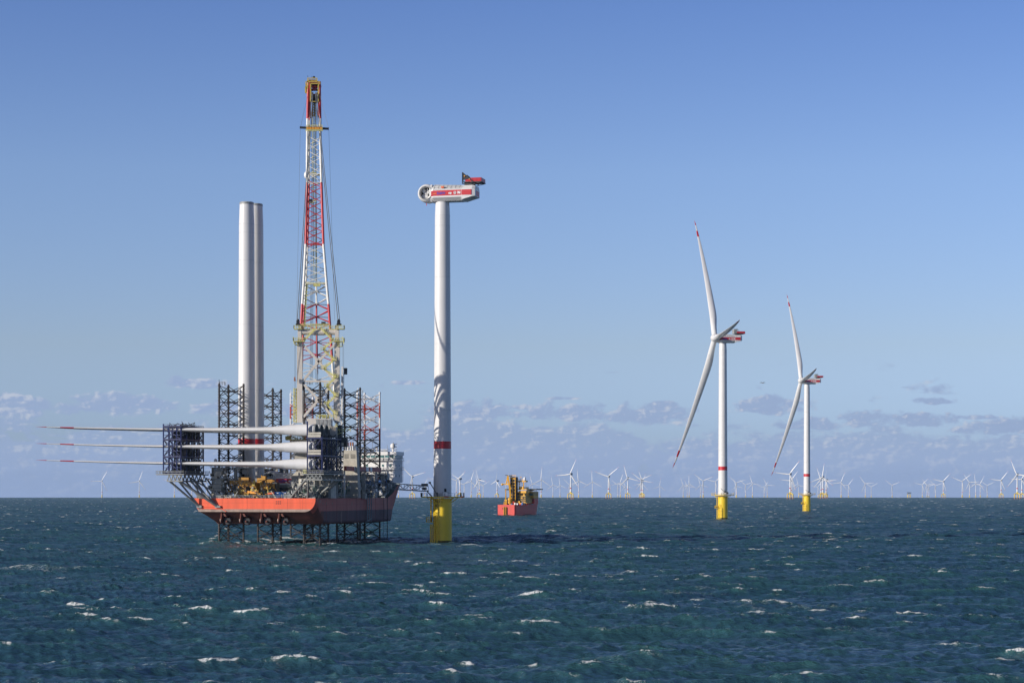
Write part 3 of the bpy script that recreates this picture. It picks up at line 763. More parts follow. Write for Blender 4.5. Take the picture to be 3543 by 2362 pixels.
    # hanging pilot ladder frame and hose on the starboard side
    e = MB()
    for t in (58.5, 61.5, 64.0): e.beam(S(23.9, t, 18.5), S(23.9, t, 8.4), .28)
    for z in np.arange(9, 18.5, 1.1): e.beam(S(23.9, 58.5, z), S(23.9, 61.5, z), .12)
    e.beam(S(23.9, 58.5, 8.4), S(23.9, 64, 9.6), .25); e.beam(S(23.9, 58.5, 17), S(23.2, 60, 19.2), .25)
    e.build('access_frame', mGANG, hb)
    e = MB(); e.tube(S(24.2, 84, 24), S(24.2, 84, -2), .16); e.tube(S(23.4, 81.5, 18), S(23.4, 81.5, 1), .07)
    e.build('hanging_hose', mBLACK, hb)
    # stern rails
    e = MB(); e.rail([S(-24.5, .3, DK), S(22.6, .3, DK)], 1.1, .045, 1.6); e.rail([S(22.7, .3, DK), S(22.7, 84, DK)], 1.1, .045, 2)
    e.build('deck_rail', mGREY, hb)
    for i, x in enumerate((788, 855, 926, 987)):
        l = lat(x, 3.0); m = MB()
        m.lathe(S(l, 2.2, 9.3), [(1.45, 0), (1.62, .5), (1.55, 2.2)], 20, axis=AA, cap=False, mi=0)
        m.lathe(S(l, 2.6, 9.3), [(1.35, 0), (1.35, 1.5)], 20, axis=AA, cap=True, mi=2)
        m.ball(S(l, 2.0, 9.1), .45, mi=0); m.tube(S(l, 2.0, 9.1), S(l, 4.6, 9.3), .4, mi=0)
        m.prism([S(l - 1.9, .8, 12.2), S(l - 2.6, 1.6, 8.7), S(l - 2.2, 3.6, 8.6), S(l - 1.5, 4, 11.5)], RA * .45, 0)
        m.ball(S(l - 2.3, 1.5, 9.6), .28, mi=1, sz=2.4)  # pale ball shaped as the highlight on the skeg
        m.prism([S(l - 1.2, 1.2, 12), S(l - .4, 1.2, 12), S(l + .4, 5, 10.2), S(l - .6, 5, 10.2)], RA * .6 + UP * -1.0, 0)
        m.build('thruster', [mANTI, mBOOT, mBLACK], hb)
    return hb
HB = hull()

# legs: three chords with crossed bracing
def leg(x0, x1, wtyp, t, bands):
    # circumcentre from the measured column range
    L0 = 5.4; f = .417 if wtyp == 'A' else .583
    xc = x0 + f * (x1 - x0); l = lat(xc, t)
    c = S(l, t, 0); w0 = -14.0 if wtyp == 'A' else 166.0
    ch = [c + Vector((L0 * math.cos(rad(w0 + k * 120)), L0 * math.sin(rad(w0 + k * 120)), 0)) for k in range(3)]
    bh = 4.25; z0 = -7.2; nb = 16
    b = MB()
    def mi(z):
        if not bands: return 0
        return 0 if z < 41.9 else 2 if z < 46.4 else 1 if z < 51.2 else 2 if z < 56 else 1
    def at(k, z): return ch[k % 3] + UP * z
    for k in range(3):
        for i in range(nb):
            za = z0 + i * bh; zb = za + bh; m = mi((za + zb) / 2)
            b.tube(at(k, za), at(k + 1, zb), .155, n=6, mi=m, cap=False); b.tube(at(k + 1, za), at(k, zb), .155, n=6, mi=m, cap=False)
            b.tube(at(k, (za + zb) / 2), at(k + 1, (za + zb) / 2), .13, n=6, mi=m, cap=False)
            if i % 1 == 0:
                q = at(k, (za + zb) / 2).lerp(at(k + 1, (za + zb) / 2), .5); r_ = at(k + 1, (za + zb) / 2).lerp(at(k + 2, (za + zb) / 2), .5)
                b.tube(q, r_, .09, n=4, mi=m, cap=False)
    top = z0 + nb * bh
    g = b.build('leg', [mLEG, mLEGW, mLEGR], V)
    for k in range(3):
        m = MB(); zs = np.arange(z0 - 6, top + .01, 1.0)
        segs = []
        z = z0 - 6
        while z < top - .01:
            z2 = min(top, z + 2.125); m.tube(at(k, z), at(k, z2), .36, n=10, mi=mi((z + z2) / 2), cap=False); z = z2
        m.tube(at(k, top), at(k, top + .8), .5, .3, n=8, mi=mi(top - 1))
        for z in np.arange(z0 + 4, top, 1.1):
            m.box(at(k, z), (.5, 1.0, .35), mi=mi(z), R=Matrix.Rotation(rad(w0 + k * 120), 3, 'Z'))
        m.build('chord', [mLEG, mLEGW, mLEGR], g)
    m = MB(); q = at(0 if wtyp == 'B' else 2, top)
    m.beam(q, q + UP * 2.3, .18); m.rail([q + Vector((.3, -.6, 0)), q + Vector((2.2, -.6, 0)), q + Vector((2.2, 1, 0))], 1.3, .06, .8)
    m.beam(at(0, 22), at(0, 22) , .1); m.build('mast_light', mACC if bands else mLEG, g)
    m = MB(); lx = at(0, 0).lerp(at(1, 0), .22)
    for s in (-.3, .3): m.beam(lx + UP * 18 + RA * s, lx + UP * (top - 2) + RA * s, .07)
    m.build('leg_ladder', mGREY, g)
    return l
LEGS = [(763, 845, 'A', 16.7, 0), (1050, 1133, 'B', 17.3, 0), (890, 969, 'B', 53.4, 0), (1170, 1245, 'A', 53.2, 0), (1003, 1080, 'B', 89.6, 1), (1240, 1314, 'A', 88.5, 1)]
LL = [(leg(*a), a[3]) for a in LEGS]

# jacking houses round the legs
def jack_house(l, t, ztop, seed):
    rr = random.Random(seed); m = MB()
    for k in range(6):
        a = rad(60 * k + 10); p = S(l + 6.6 * math.cos(a), t + 6.6 * math.sin(a), 0)
        m.beam(p + UP * DK, p + UP * ztop, 1.3, 1.0, mi=rr.choice((0, 0, 1)))
    for z in (DK + 3.8, DK + 7.6, ztop):
        m.lathe(S(l, t, z), [(7.8, -.22), (7.8, .0)], 8, mi=1)
    for k in range(13 if seed == 20 else 26):
        a = rr.uniform(0, 6.28); r_ = rr.uniform(5.8, 7.4); z = rr.uniform(DK + .5, ztop - .8)
        m.box(S(l + r_ * math.cos(a), t + r_ * math.sin(a), z), (rr.uniform(.8, 2.4), rr.uniform(.8, 2), rr.uniform(.6, 2.2)), mi=rr.choice((0, 0, 1, 1, 2)), R=RS)
    for k in range(10):
        a = rr.uniform(0, 6.28); a2 = a + rr.uniform(-.9, .9)
        m.beam(S(l + 7.3 * math.cos(a), t + 7.3 * math.sin(a), DK + 1), S(l + 7.3 * math.cos(a2), t + 7.3 * math.sin(a2), ztop - 1), .28, mi=rr.choice((0, 1)))
    h = m.build('jacking_house', [mHOUSE, mGREY, mDKGREY], V)
    q = MB(); ring = [S(l + 7.8 * math.cos(rad(a)), t + 7.8 * math.sin(rad(a)), ztop) for a in range(0, 360, 30)]
    q.rail(ring, 1.2, .05, 1.5, closed=True); q.build('house_rail', mGREY, h)
for i, (l, t) in enumerate(LL):
    if i != 1: jack_house(l, t, 29.6 if i < 3 else 27.5, 20 + i)
# stone coloured blocks stacked on the aft port corner
b = MB(); bpx(b, 741, 766, 1629, 1647, 5, 2.6); bpx(b, 741, 766, 1657, 1673, 5, 2.6); bpx(b, 735, 765, 1675, 1686, 5, 2.6); bpx(b, 741, 765, 1688, 1698, 5, 2.6); bpx(b, 731, 750, 1647, 1656, 4.4, 2)
bpx(b, 742, 752, 1701, 1714, 5, 1.6)
b.build('winch_block', mHOUSE, V)
b = MB(); bpx(b, 738, 774, 1616, 1620, 4.5, 5); bpx(b, 740, 772, 1621, 1628, 5, 4); bpx(b, 728, 772, 1655, 1658, 4, 4); bpx(b, 736, 770, 1673, 1675, 4, 4); bpx(b, 738, 770, 1686, 1688, 4, 4)
for k in range(3): b.beam(Q(771 + k * 3, 1616, 7), Q(771 + k * 3, 1700, 7), .18)
bpx(b, 815, 862, 1614, 1620, 10, 5); bpx(b, 838, 858, 1620, 1640, 12, 4)
b.build('working_platform', mGREY, V)
b = MB(); p = Q(746, 1597, 9); b.tube(p - UP * 2, p, .3); b.ball(p + UP * .6, .62 * 1.0, 14); b.tube(p + UP * .0, p + UP * .6, .62, n=14); b.lathe(p, [(.62, -.5), (.66, .4), (.5, .9), (.1, 1.1)], 14)
b.build('radome', mACC, V)

# ------------------------------------------------------------------ main crane round the aft starboard leg
lc, tc = LL[1]; CCn = S(lc, tc, 0)
m = MB()
m.lathe(CCn, [(7.2, DK), (7.2, 25.2)], 28, mi=0); m.lathe(CCn, [(6.6, 33.2), (8.2, 34.4), (8.2, 37.5)], 28, mi=0)
for a in (100, 190, 290): m.beam(CCn + Vector((6.9 * math.cos(rad(a)), 6.9 * math.sin(rad(a)), 25)), CCn + Vector((6.9 * math.cos(rad(a)), 6.9 * math.sin(rad(a)), 34)), .7)
m.lathe(CCn, [(10.4, 37.6), (10.4, 39.6)], 28, mi=1)
for a in range(0, 360, 45): m.beam(CCn + Vector((7.4 * math.cos(rad(a)), 7.4 * math.sin(rad(a)), DK)), CCn + Vector((7.4 * math.cos(rad(a)), 7.4 * math.sin(rad(a)), 25.4)), .6, mi=2)
crane = m.build('main_crane', [mHOUSE, mBEIGE, mGREY], V)
YA = 751.0
def A(x, y, dY=0): return P(x, y, YA + dY)
m = MB()
for xa, xb in ((1030.5, 1044), (1159.5, 1173.5)):
    w = (xb - xa) / F * YA; xm = (xa + xb) / 2
    m.beam(A(xm, 1462, 1), A(xm, 1176, 1), 2.0, w)
    m.box(A(xm, 1160, 1), (w * .9, 2.4, 4.2)); m.box(A(xm, 1136, 1), (w * .7, 1.6, 2.2))
# beam() orients w/h by frame; build the braces
def brace(p, q, w=.75): m.beam(p, q, w, w)
for ya, yc, yb, xl, xr in ((1192, 1250, 1318, 1048, 1158), (1328, 1383, 1442, 1050, 1150)):
    cen = A(1102.5, yc, 1)
    for p in (A(xl, ya, 1), A(xr, ya, 1), A(xl, yb, 1), A(xr, yb, 1)): brace(p, cen, .85)
    m.box(cen, (2.6, .5, 2.6))
brace(A(1050, 1319, 1), A(1158, 1319, 1), .6)
for xm in (1037, 1166):      # struts down to the turntable's far side
    m.beam(A(xm, 1170, 2), P(xm + (1101 - xm) * .15, 1455, 764), .8)
af = m.build('a_frame', mBEIGE, crane)
m = MB(); m.tube(A(1036, 1149, 1), A(1164, 1149, 1), 1.05, n=18); m.tube(A(1085, 1149, 1), A(1122, 1149, 1), 1.2, n=18); m.build('cross_beam', mBEIGE, crane)
# walkways on the frame
m = MB()
def platf(x0, x1, y, d=3.4, dY=-1.2, h=1.15):
    p0 = A(x0, y, dY); p1 = A(x1, y, dY); w = (p1 - p0).x
    m.box((p0 + p1) / 2 + Vector((0, d / 2, -.12)), (w, d, .24))
    m.rail([p0, p1], h, .07, 1.0); m.rail([p0, p0 + Vector((0, d, 0))], h, .07, 1.2); m.rail([p1, p1 + Vector((0, d, 0))], h, .07, 1.2)
platf(1016, 1045, 1136); platf(1160, 1190, 1136); platf(1045, 1160, 1137, 1.2, .3)
platf(1014, 1052, 1179); platf(1152, 1190, 1179); platf(1020, 1033, 1191, 2, -.6); platf(1166, 1184, 1196, 2, -.6)
for x0, x1 in ((1014, 1018), (1185, 1190)): m.beam(A(x0, 1165, -1), A(x1, 1190, -1), .3)
m.build('walkway', mLIME, af)
m = MB()
def flight(p, q):
    m.beam(p, q, .30, .5); m.beam(p + UP * 1.0, q + UP * 1.0, .11); m.beam(p + UP * .5, q + UP * .5, .08)
    for k in range(5):
        a = p.lerp(q, k / 4); m.beam(a, a + UP, .1)
zz = [(1093, 1136), (1050, 1180)], [(1110, 1136), (1152, 1178)]
for a, b2 in zz: flight(A(a[0], a[1], -.8), A(b2[0], b2[1], -.8))
Zp = [(1150, 1180), (1118, 1209), (1156, 1246), (1120, 1275), (1162, 1305), (1130, 1337), (1162, 1369), (1130, 1399), (1160, 1431)]
for a, b2 in zip(Zp, Zp[1:]): flight(A(a[0], a[1], -1.0), A(b2[0], b2[1], -1.0))
for x, y in Zp[1:]: m.box(A(x, y, -1.0), (1.9, 1.6, .2)); m.rail([A(x - 8, y, -1.8), A(x + 8, y, -1.8)], 1.1, .07, .8)
for x in (1017, 1026): m.beam(A(x, 1342, 1), A(x, 1460, 1), .35)
for k in range(11): m.box(A(1021, 1345 + k * 11, 1), (1.2, 1.0, .22)); m.beam(A(1017, 1345 + k * 11, .5), A(1026, 1352 + k * 11, .5), .22)
m.build('access_stairs', mLIME, af)
m = MB()
for x in (1031, 1172):
    m.box(A(x, 1116, .5), (1.2, 1.0, 1.6)); m.ball(A(x, 1108, .5), .5); m.box(A(x + 1, 1123, .5), (1.8, 1.4, .7))
m.box(A(1048, 1335, 1.5), (1.4, 1, 3.2)); m.build('sheave_block', mBLACK, af)
# machinery house on the turntable
m = MB()
def hbx(x0, x1, y0, y1, Y, d, mi=0):
    p, q = P(x0, y1, Y), P(x1, y0, Y); m.box(((p.x + q.x) / 2, Y + d / 2, (p.z + q.z) / 2), (q.x - p.x, d, q.z - p.z), mi)
hbx(1061, 1146, 1447, 1512, 745.5, 6); hbx(1146, 1165, 1473, 1512, 745.8, 5); 
for k in range(4): hbx(1093 + k * 14, 1103 + k * 14, 1450, 1472, 745.3, .3, 1)
for k in range(26): hbx(1062 + k * 4, 1062.5 + k * 4, 1474, 1511, 745.4, .15, 2)
hbx(1165, 1182, 1470, 1512, 750, 6, 3); hbx(1165, 1200, 1512, 1530, 750, 5, 3)
m.build('machinery_house', [mBEIGE, mGREY, mHOUSE, mDKGREY], crane)
m = MB()
p = P(988, 1520, 750); q = P(1063, 1520, 750)
m.box((p + q) / 2 + Vector((0, 2, 0)), ((q - p).x, 5, .35)); m.rail([p, q], 1.2, .09, .9); m.rail([p, p + Vector((0, 4, 0))], 1.2, .09, .9)
m.box(P(1000, 1514, 751), (1.4, 1.2, 1.6)); m.rail([P(1160, 1478, 745), P(1166, 1478, 745)], 1.2, .09, .5)
m.rail([P(1165, 1494, 749), P(1213, 1494, 749)], 1.2, .08, 1); m.beam(P(1165, 1502, 749), P(1190, 1494, 749), .2)
m.rail([P(1095, 1447, 746), P(1165, 1447, 746)], 1.3, .09, 1.0); m.box(P(1122, 1440, 747), (1.3, 1.2, 1.3))
m.build('turntable_walkway', mLIME, crane)
m = MB(); 
def blk(x0, x1, y0, y1, Y, d, mi=0):
    p, q = P(x0, y1, Y), P(x1, y0, Y); m.box(((p.x + q.x) / 2, Y + d / 2, (p.z + q.z) / 2), (q.x - p.x, d, q.z - p.z), mi)
blk(1020, 1064, 1567, 1588, 749, 5); blk(1036, 1064, 1553, 1568, 750, 4); blk(1006, 1063, 1526, 1534, 752, 3, 1); blk(1008, 1022, 1570, 1583, 751, 3, 2)
blk(1165, 1200, 1530, 1545, 754, 5, 3); m.build('slewing_gear', [mTAN, mDKGREY, mACC, mDKGREY], crane)

# boom: four chords, colour bands, zigzag lacing
BO = [(283, 1066, 1106, 777.5), (330, 1065.5, 1106.5, 777), (411, 1064, 1108, 776), (540, 1062.5, 1109.5, 774.5), (632, 1063, 1112, 773.4), (843, 1058, 1119, 770.5), (980, 1051, 1130, 768.7), (1050, 1046, 1136.5, 767.8), (1130, 1041.5, 1142, 766.8), (1250, 1038.5, 1149.5, 765), (1340, 1035, 1156, 763.8), (1440, 1032, 1161, 762.4)]
def bo(y, side, dep):      # side 0 left / 1 right; depth 0 near / 1 far
    for a, b2 in zip(BO, BO[1:]):
        if a[0] <= y <= b2[0]:
            f = (y - a[0]) / (b2[0] - a[0]); xl = a[1] + f * (b2[1] - a[1]); xr = a[2] + f * (b2[2] - a[2]); Y = a[3] + f * (b2[3] - a[3])
            p = P(xl if side == 0 else xr, y, Y)
            ins = .0 if dep == 0 else .35
            p.y += dep * (3.6 if y < 900 else 4.4); p.x += (ins if side == 0 else -ins)
            return p
def bmi(y): return 1 if (y < 411 or 632 <= y < 845 or 1052 <= y < 1252) else 0
m = MB()
cuts = [283, 330, 411, 411.1, 540, 632, 632.1, 740, 845, 845.1, 980, 1052, 1052.1, 1130, 1252, 1252.1, 1340, 1440]
for s in (0, 1):
    for d in (0, 1):
        for a, b2 in zip(cuts, cuts[1:]): m.tube(bo(a, s, d), bo(b2, s, d), .50 if d == 0 else .34, n=10, mi=bmi((a + b2) / 2), cap=False)
boom = m.build('boom', [mBWHITE, mBRED], crane)
m = MB()
y = 470.0; k = 0
while y < 975:
    st = 25.5; 
    for d in (0, 1):
        s = (k + d) % 2; m.tube(bo(y, s, d), bo(min(980, y + st), 1 - s, d), .17, n=6, mi=bmi(y + 12), cap=False)
    for s in (0, 1): m.tube(bo(y, s, 0), bo(min(980, y + st), s, 1), .13, n=5, mi=bmi(y + 12), cap=False)
    y += st; k += 1
for yy in (602, 632, 843, 980):
    for d in (0, 1): m.tube(bo(yy, 0, d), bo(yy, 1, d), .19, n=6, mi=bmi(yy - 2))
def mid(y, d): return (bo(y, 0, d) + bo(y, 1, d)) / 2
for a, b2 in zip([980, 1052, 1130, 1252], [1052, 1130, 1252, 1290]): m.tube(mid(a, 1), mid(b2, 1), .32, n=8, mi=bmi((a + b2) / 2))
yy = 985
while yy < 1400:
    for d in (1, 0) if yy < 1090 else (1,):
        for s in (0, 1):
            m.tube(bo(yy, s, d), mid(yy + 20, 1), .18, n=6, mi=bmi(yy + 10), cap=False); m.tube(mid(yy + 20, 1), bo(yy + 40, s, d), .18, n=6, mi=bmi(yy + 30), cap=False)
            m.tube(bo(yy + 22, s, 1), mid(yy + 20, 1), .14, n=6, mi=bmi(yy + 20), cap=False)
    yy += 44
m.build('boom_lacing', [mBWHITE, mBRED], boom)
m = MB()      # inspection ladder trunk up the inside
cx = lambda y: (bo(y, 0, 1) + bo(y, 1, 1)) / 2 + Vector((-.15, -1.6, 0))
ys = np.arange(400, 985, 13.0)
for a, b2 in zip(ys, ys[1:]):
    for o_ in (-.5, .5): m.beam(cx(a) + Vector((o_, 0, 0)), cx(b2) + Vector((o_, 0, 0)), .16)
    m.box(cx(a), (1.0, .6, .16)); m.box(cx((a + b2) / 2), (1.0, .6, .10))
ys = np.arange(985, 1140, 12.0)
for a, b2 in zip(ys, ys[1:]):
    p, q = bo(a, 0, 0) + Vector((1.2, .5, 0)), bo(b2, 0, 0) + Vector((1.2, .5, 0))
    m.beam(p, q, .5); m.box(p, (1.0, .7, .3))
m.box(mid(985, 0) + Vector((0.6, 1, 0)), (2.6, 2, 1.0)); m.rail([bo(985, 0, 0), bo(985, 1, 0)], .8, .08, 1.2)
m.rail([bo(1130, 0, 0) + Vector((0, -1, 0)), bo(1130, 1, 0) + Vector((0, -1, 0))], 1, .08, 1.2)
for yy in (604, 700): m.box(bo(yy, 0, 0) + Vector((1.6 if yy > 650 else 4.0, 1.2, 0)), (1.6, 1.4, .3)); m.rail([bo(yy, 0, 0) + Vector((.8, .4, 0)), bo(yy, 0, 0) + Vector((3.4, .4, 0))], .9, .07, .8)
m.build('boom_ladder', mLIME, boom)
m = MB(); m.box(bo(1118, 0, 0) + Vector((8.5, 1, 0)), (1.6, 1.2, 1.2)); m.beam(bo(1128, 0, 0), bo(1120, 1, 0), .4); m.box(bo(700, 0, 0) + Vector((1.5, .5, .8)), (1.0, .8, 1.0)); m.build('boom_winch', mBLACK, boom)
m = MB(); m.ball(bo(606, 0, 0) + Vector((-.35, 0, 0)), .9, sz=1.6); m.build('boom_lamp_housing', mACC, boom)
# boom head
m = MB(); HP = lambda x, y, dY=0: P(x, y, 777 + dY)
def hb2(x0, x1, y0, y1, dY, d, mi=0):
    p, q = HP(x0, y1, dY), HP(x1, y0, dY); m.box(((p.x + q.x) / 2, 777 + dY + d / 2, (p.z + q.z) / 2), (q.x - p.x, d, q.z - p.z), mi)
hb2(1067, 1073, 281, 402, 0, 4.4); hb2(1099, 1107, 284, 402, 0, 4.4, 1); hb2(1067, 1105, 281, 290, .2, 4.0); hb2(1080, 1095, 295, 312, 1.5, 2)
hb2(1082, 1095, 336, 350, 1.0, 1.5); hb2(1068, 1076, 383, 396, 1, 2); hb2(1100, 1107, 355, 400, -.3, .4)
for yy in (300, 325, 350): hb2(1081, 1096, yy, yy + 3, .8, 2.0)
head = m.build('boom_head', [mBRED, mBLACK], crane)
m = MB()
for s, e in ((1078, 1082), (1096, 1100)): 
    for k in range(5): m.ball(HP((s + e) / 2, 300 + k * 12, 2.4), .5)
for k in range(4): m.lathe(HP(1082 + k * 4, 342, 1.5), [(1.5, -.12), (1.5, .12)], 20, axis=(1, 0, 0))
m.lathe(HP(1088, 350, 1.0), [(1.0, -.9), (1.0, .9)], 16, axis=(1, 0, 0)); m.build('sheave', mBLACK, head)
m = MB()
def cage(x0, x1, y0, y1, dY=-.8, w=.3):
    for a, b2 in (((x0, y0), (x1, y0)), ((x0, y1), (x1, y1)), ((x0, y0), (x0, y1)), ((x1, y0), (x1, y1))): m.beam(HP(a[0], a[1], dY), HP(b2[0], b2[1], dY), w)
cage(1074, 1102, 290, 352, w=.34); cage(1064, 1097, 271, 284, 0); cage(1058, 1066, 283, 296, 0); cage(1057, 1064, 300, 322, 0, .45); cage(1101, 1107, 284, 292, 0)
hb2(1065, 1096, 276, 284, .5, 3); hb2(1058, 1066, 287, 294, .5, 2); hb2(1057, 1063, 301, 320, .5, 1.5); hb2(1075, 1077.5, 292, 348, -.4, .6); hb2(1099, 1101.5, 292, 350, -.4, .6)
for k in range(8): m.beam(HP(1064 + k * 4.5, 271, 0), HP(1064 + k * 4.5, 284, 0), .12)
for yy in range(352, 404, 9): m.beam(HP(1081, yy, 2), HP(1093, yy + 6, 2), .35)
m.beam(HP(1082, 350, 2), HP(1082, 404, 2), .5); m.beam(HP(1090, 350, 2), HP(1090, 404, 2), .5)
m.build('head_cage', mMUST, head)
m = MB(); m.beam(HP(1065, 268, 1), HP(1065, 262, 1), .15); m.beam(HP(1079, 271, 1), HP(1079, 264, 1), .12); m.ball(HP(1086, 268, 1), .5); m.box(HP(1108, 300, 1), (.8, .6, .7)); m.build('warning_light', mBLACK, head)
# spreader below the head
m = MB(); m.beam(P(1037.5, 441.5, 772), P(1138, 446, 772), .65, .8, mi=0)
p, q = P(1061, 448, 771.3), P(1114, 440, 771.3); m.box((p + q) / 2, ((q - p).x, 1.6, (q - p).z), 1)
m.rail([P(1060, 449, 770.6), P(1115, 449, 770.6)], 1.7, .1, .9, mi=2); m.rail([P(1058, 455, 770.6), P(1116, 455, 770.6)], .6, .1, 1, mi=2)
m.build('spreader_beam', [mBLACK, mLOGOY, mLIME], boom)
m = MB()
for x0, x1, x2 in ((1081, 1066, 1031), (1093, 1119, 1172)):
    for o_ in (-.24, .24):
        pts = [P(1081 if x0 < 1090 else 1093.5, 320, 776), P(1072.5 if x0 < 1090 else 1106, 452, 771), P(1031.5 if x0 < 1090 else 1172, 1108, YA + .5)]
        for a, b2 in zip(pts, pts[1:]): m.tube(a + Vector((o_, 0, 0)), b2 + Vector((o_ * 1.4, 0, 0)), .15, n=6, cap=False)
m.build('luffing_rope', mROPE, crane)
m = MB()
for a, b2 in (((1064, 334), (1039.5, 441)), ((1107, 330), (1137, 445)), ((1039, 445), (1026, 1120)), ((1137.5, 447), (1158, 1110))):
    m.tube(P(a[0], a[1], 774), P(b2[0], b2[1], 772 if b2[1] < 500 else 750), .045, n=5, cap=False)
for x in (1020, 1023, 1186, 1189): m.tube(P(x, 1180, 750), P(x - 1 if x < 1100 else x + 2, 1460, 752), .045, n=5, cap=False)
m.build('guy_wire', mROPE, crane)
m = MB()
for x0, x1 in ((1080, 1073), (1083, 1077), (1087, 1081), (1092, 1093), (1095, 1097), (1090, 1100)):
    m.tube(P(x0, 352, 781), P(x1, 1330, 770), .085, n=5, cap=False)
m.build('hoist_rope', mROPE, crane)
m = MB(); m.box(P(1019.5, 1310, 750), (.5, .5, 1.3)); m.box(P(1020.5, 1316, 750), (.9, .4, .35)); m.build('hook_block', mRUST, crane)
m = MB(); m.beam(P(1185, 1268, 755), P(1181, 1470, 755), .7, .7); m.box(P(1196, 1284, 755), (1.2, 1.2, 2.4), mi=1); m.beam(P(1186, 1275, 755), P(1196, 1275, 755), .3, mi=1)
for k in range(14): m.beam(P(1181, 1290 + k * 13, 754.6), P(1190, 1296 + k * 13, 754.6), .2)
m.beam(P(1190, 1290, 754.6), P(1188, 1470, 754.6), .2); m.build('auxiliary_mast', [mACC, mDKGREY], V)

# ------------------------------------------------------------------ starboard and forward structures
m = MB(); t0 = 44.4
l0, l1 = lat(1190, t0), lat(1233, t0); zt = hgt(1557, l0, t0)
m.prism([S(l0 - .9, t0, DK), S(l1 + .9, t0, DK), S(l1, t0, zt), S(l0, t0, zt)], AA * 3.0)
ec = m.build('engine_casing', mTAN, V)
m = MB()
for x0, x1 in ((1191, 1206), (1213, 1229)):
    for yy in (1571, 1575, 1579, 1583): bpx(m, x0, x1, yy, yy + 1.6, t0 - .1, .12)
m.build('louvre', mBLACK, ec)
for x in (1195, 1204, 1213, 1221):
    m = MB(); p = Q(x, 1557, 46); m.tube(p, Q(x, 1542, 46), .30, mi=0); m.tube(Q(x, 1542, 46), Q(x, 1529, 46), .34, mi=1); m.build('exhaust_pipe', [mACC, mRUST], ec)
m = MB(); bpx(m, 1216, 1232, 1544, 1556, 47, 1.5); m.build('vent_box', mACC, ec)
m = MB(); xs = [(34, 0), (43.5, 1), (50, 0), (58, 1), (61.5, 0), (63.5, 1), (66, 0), (78, 0)]
for a, b2 in zip(xs, xs[1:]): m.beam(S(23.0, a[0], 29.3), S(23.0, b2[0], 29.2), 1.1, 1.8, mi=a[1])
m.beam(S(22.0, 76, DK), S(22.0, 76, 28.5), .8, mi=1); m.beam(S(22, 36, DK), S(22, 36, 28.4), .6, mi=1)
ax = m.build('auxiliary_boom', [mORS, mACC], V)
m = MB()
for k in range(6): m.box(S(23.62, 45 + k * .75, 29.3), (.05, .45, .7), R=RS)
m.build('faded_lettering', mORS, ax)
# accommodation block with bridge
m = MB()
m.box(S(0, 107, 28.9), (43.2, 13, 9.6), R=RS); m.box(S(0, 107, 34.0), (42.0, 12.0, 1.0), R=RS)
m.box(S(0, 106.5, 36.4), (45.5, 11.2, 1.5), R=RS); m.box(S(0, 107, 34.0), (43, 12, .6), R=RS)
m.box(S(0, 107, 24.0), (41, 11, 1.0), R=RS)
acc = m.build('accommodation_block', mACC, V)
m = MB(); m.box(S(0, 106.6, 35.05), (44.4, 10.6, 1.5), R=RS); m.build('bridge_window', mGLASS, acc)
m = MB()
for k in range(22): m.box(S(-21.9 + k * 2.08, 101.25, 35.05), (.22, .12, 1.5), R=RS)
for k in range(6): m.box(S(22.25, 101.6 + k * 2.0, 35.05), (.12, .22, 1.5), R=RS)
m.build('window_frame', mACC, acc)
m = MB()
for z in (29.6, 33.4): m.box(S(0, 106.5, z), (44.8, 14.6, .18), R=RS); m.rail([S(22.4, 99.3, z + .1), S(22.4, 113, z + .1)], 1.1, .06, 1.2); m.rail([S(0, 99.3, z + .1), S(22.4, 99.3, z + .1)], 1.1, .05, 1.6)
m.rail([S(22.4, 101, 37.2), S(5, 101, 37.2)], 1.0, .05, 1.5)
for k in range(9): m.beam(S(22.2, 100 + k * 1.55, 24.4), S(22.2, 100 + k * 1.55, 33.3), .16)
m.build('gallery_rail', mACC, acc)
m = MB()
for l_, z in ((20.4, 31.3), (17, 31.3), (10, 31.3), (19.5, 27), (12, 27), (6, 31.3)): m.box(S(l_, 100.4, z), (.8, .1, .9), R=RS)
for t, z in ((104, 31.3), (104, 27), (109, 31.3), (109, 27)): m.box(S(21.65, t, z), (.1, .8, .9), R=RS)
m.build('porthole', mGLASS, acc)
m = MB(); b0 = S(20.3, 104, 37.1)
m.tube(b0, b0 + UP * 1.4, .35); m.lathe(b0 + UP * 1.5, [(.7, 0), (1.05, .35), (1.08, 1.2), (.75, 1.9), (.1, 2.2)], 16); m.build('radome', mACC, acc)
m = MB(); b0 = S(13.2, 104, 37.1); m.tube(b0, b0 + UP * 1.0, .2); m.ball(b0 + UP * 1.6, .6); m.build('radome', mACC, acc)
m = MB()
for l_, h in ((20.9, 4.2), (18.2, 2.9), (16.8, 1.6), (11.6, 6.5), (8.5, 2.4), (6, 3.5), (9.8, 1.5)): m.beam(S(l_, 103, 37), S(l_, 103, 37 + h), .14)
for z in (38, 39.2, 40.4): m.beam(S(20.9, 103, z), S(22.0, 103, z), .14); m.box(S(22.1, 103, z), (.4, .3, .4), R=RS)
m.box(S(16.8, 103, 37.6), (2.4, .8, .5), R=RS); m.build('antenna_mast', mGREY, acc)
m = MB(); m.box(S(3, 99, 38.5), (14, 4, .35), R=RS)
for k in range(8): m.beam(S(-4 + k * 2, 98, 36.9), S(-3 + k * 2, 98, 38.4), .2)
m.build('radar_platform', mGREY, acc)
m = MB(); m.box(S(10, 97, 21.2), (22, 5, 6.8), mi=0, R=RS); m.box(S(14.5, 94.4, 26.0), (6.4, .4, 3.0), mi=1, R=RS); m.box(S(9, 94, 27.2), (.9, 1.2, 9), R=RS); m.box(S(19, 95, 23), (4.5, 3, 10), R=RS)
m.build('forward_deckhouse', [mGREY, mBLACK], V)
m = MB()
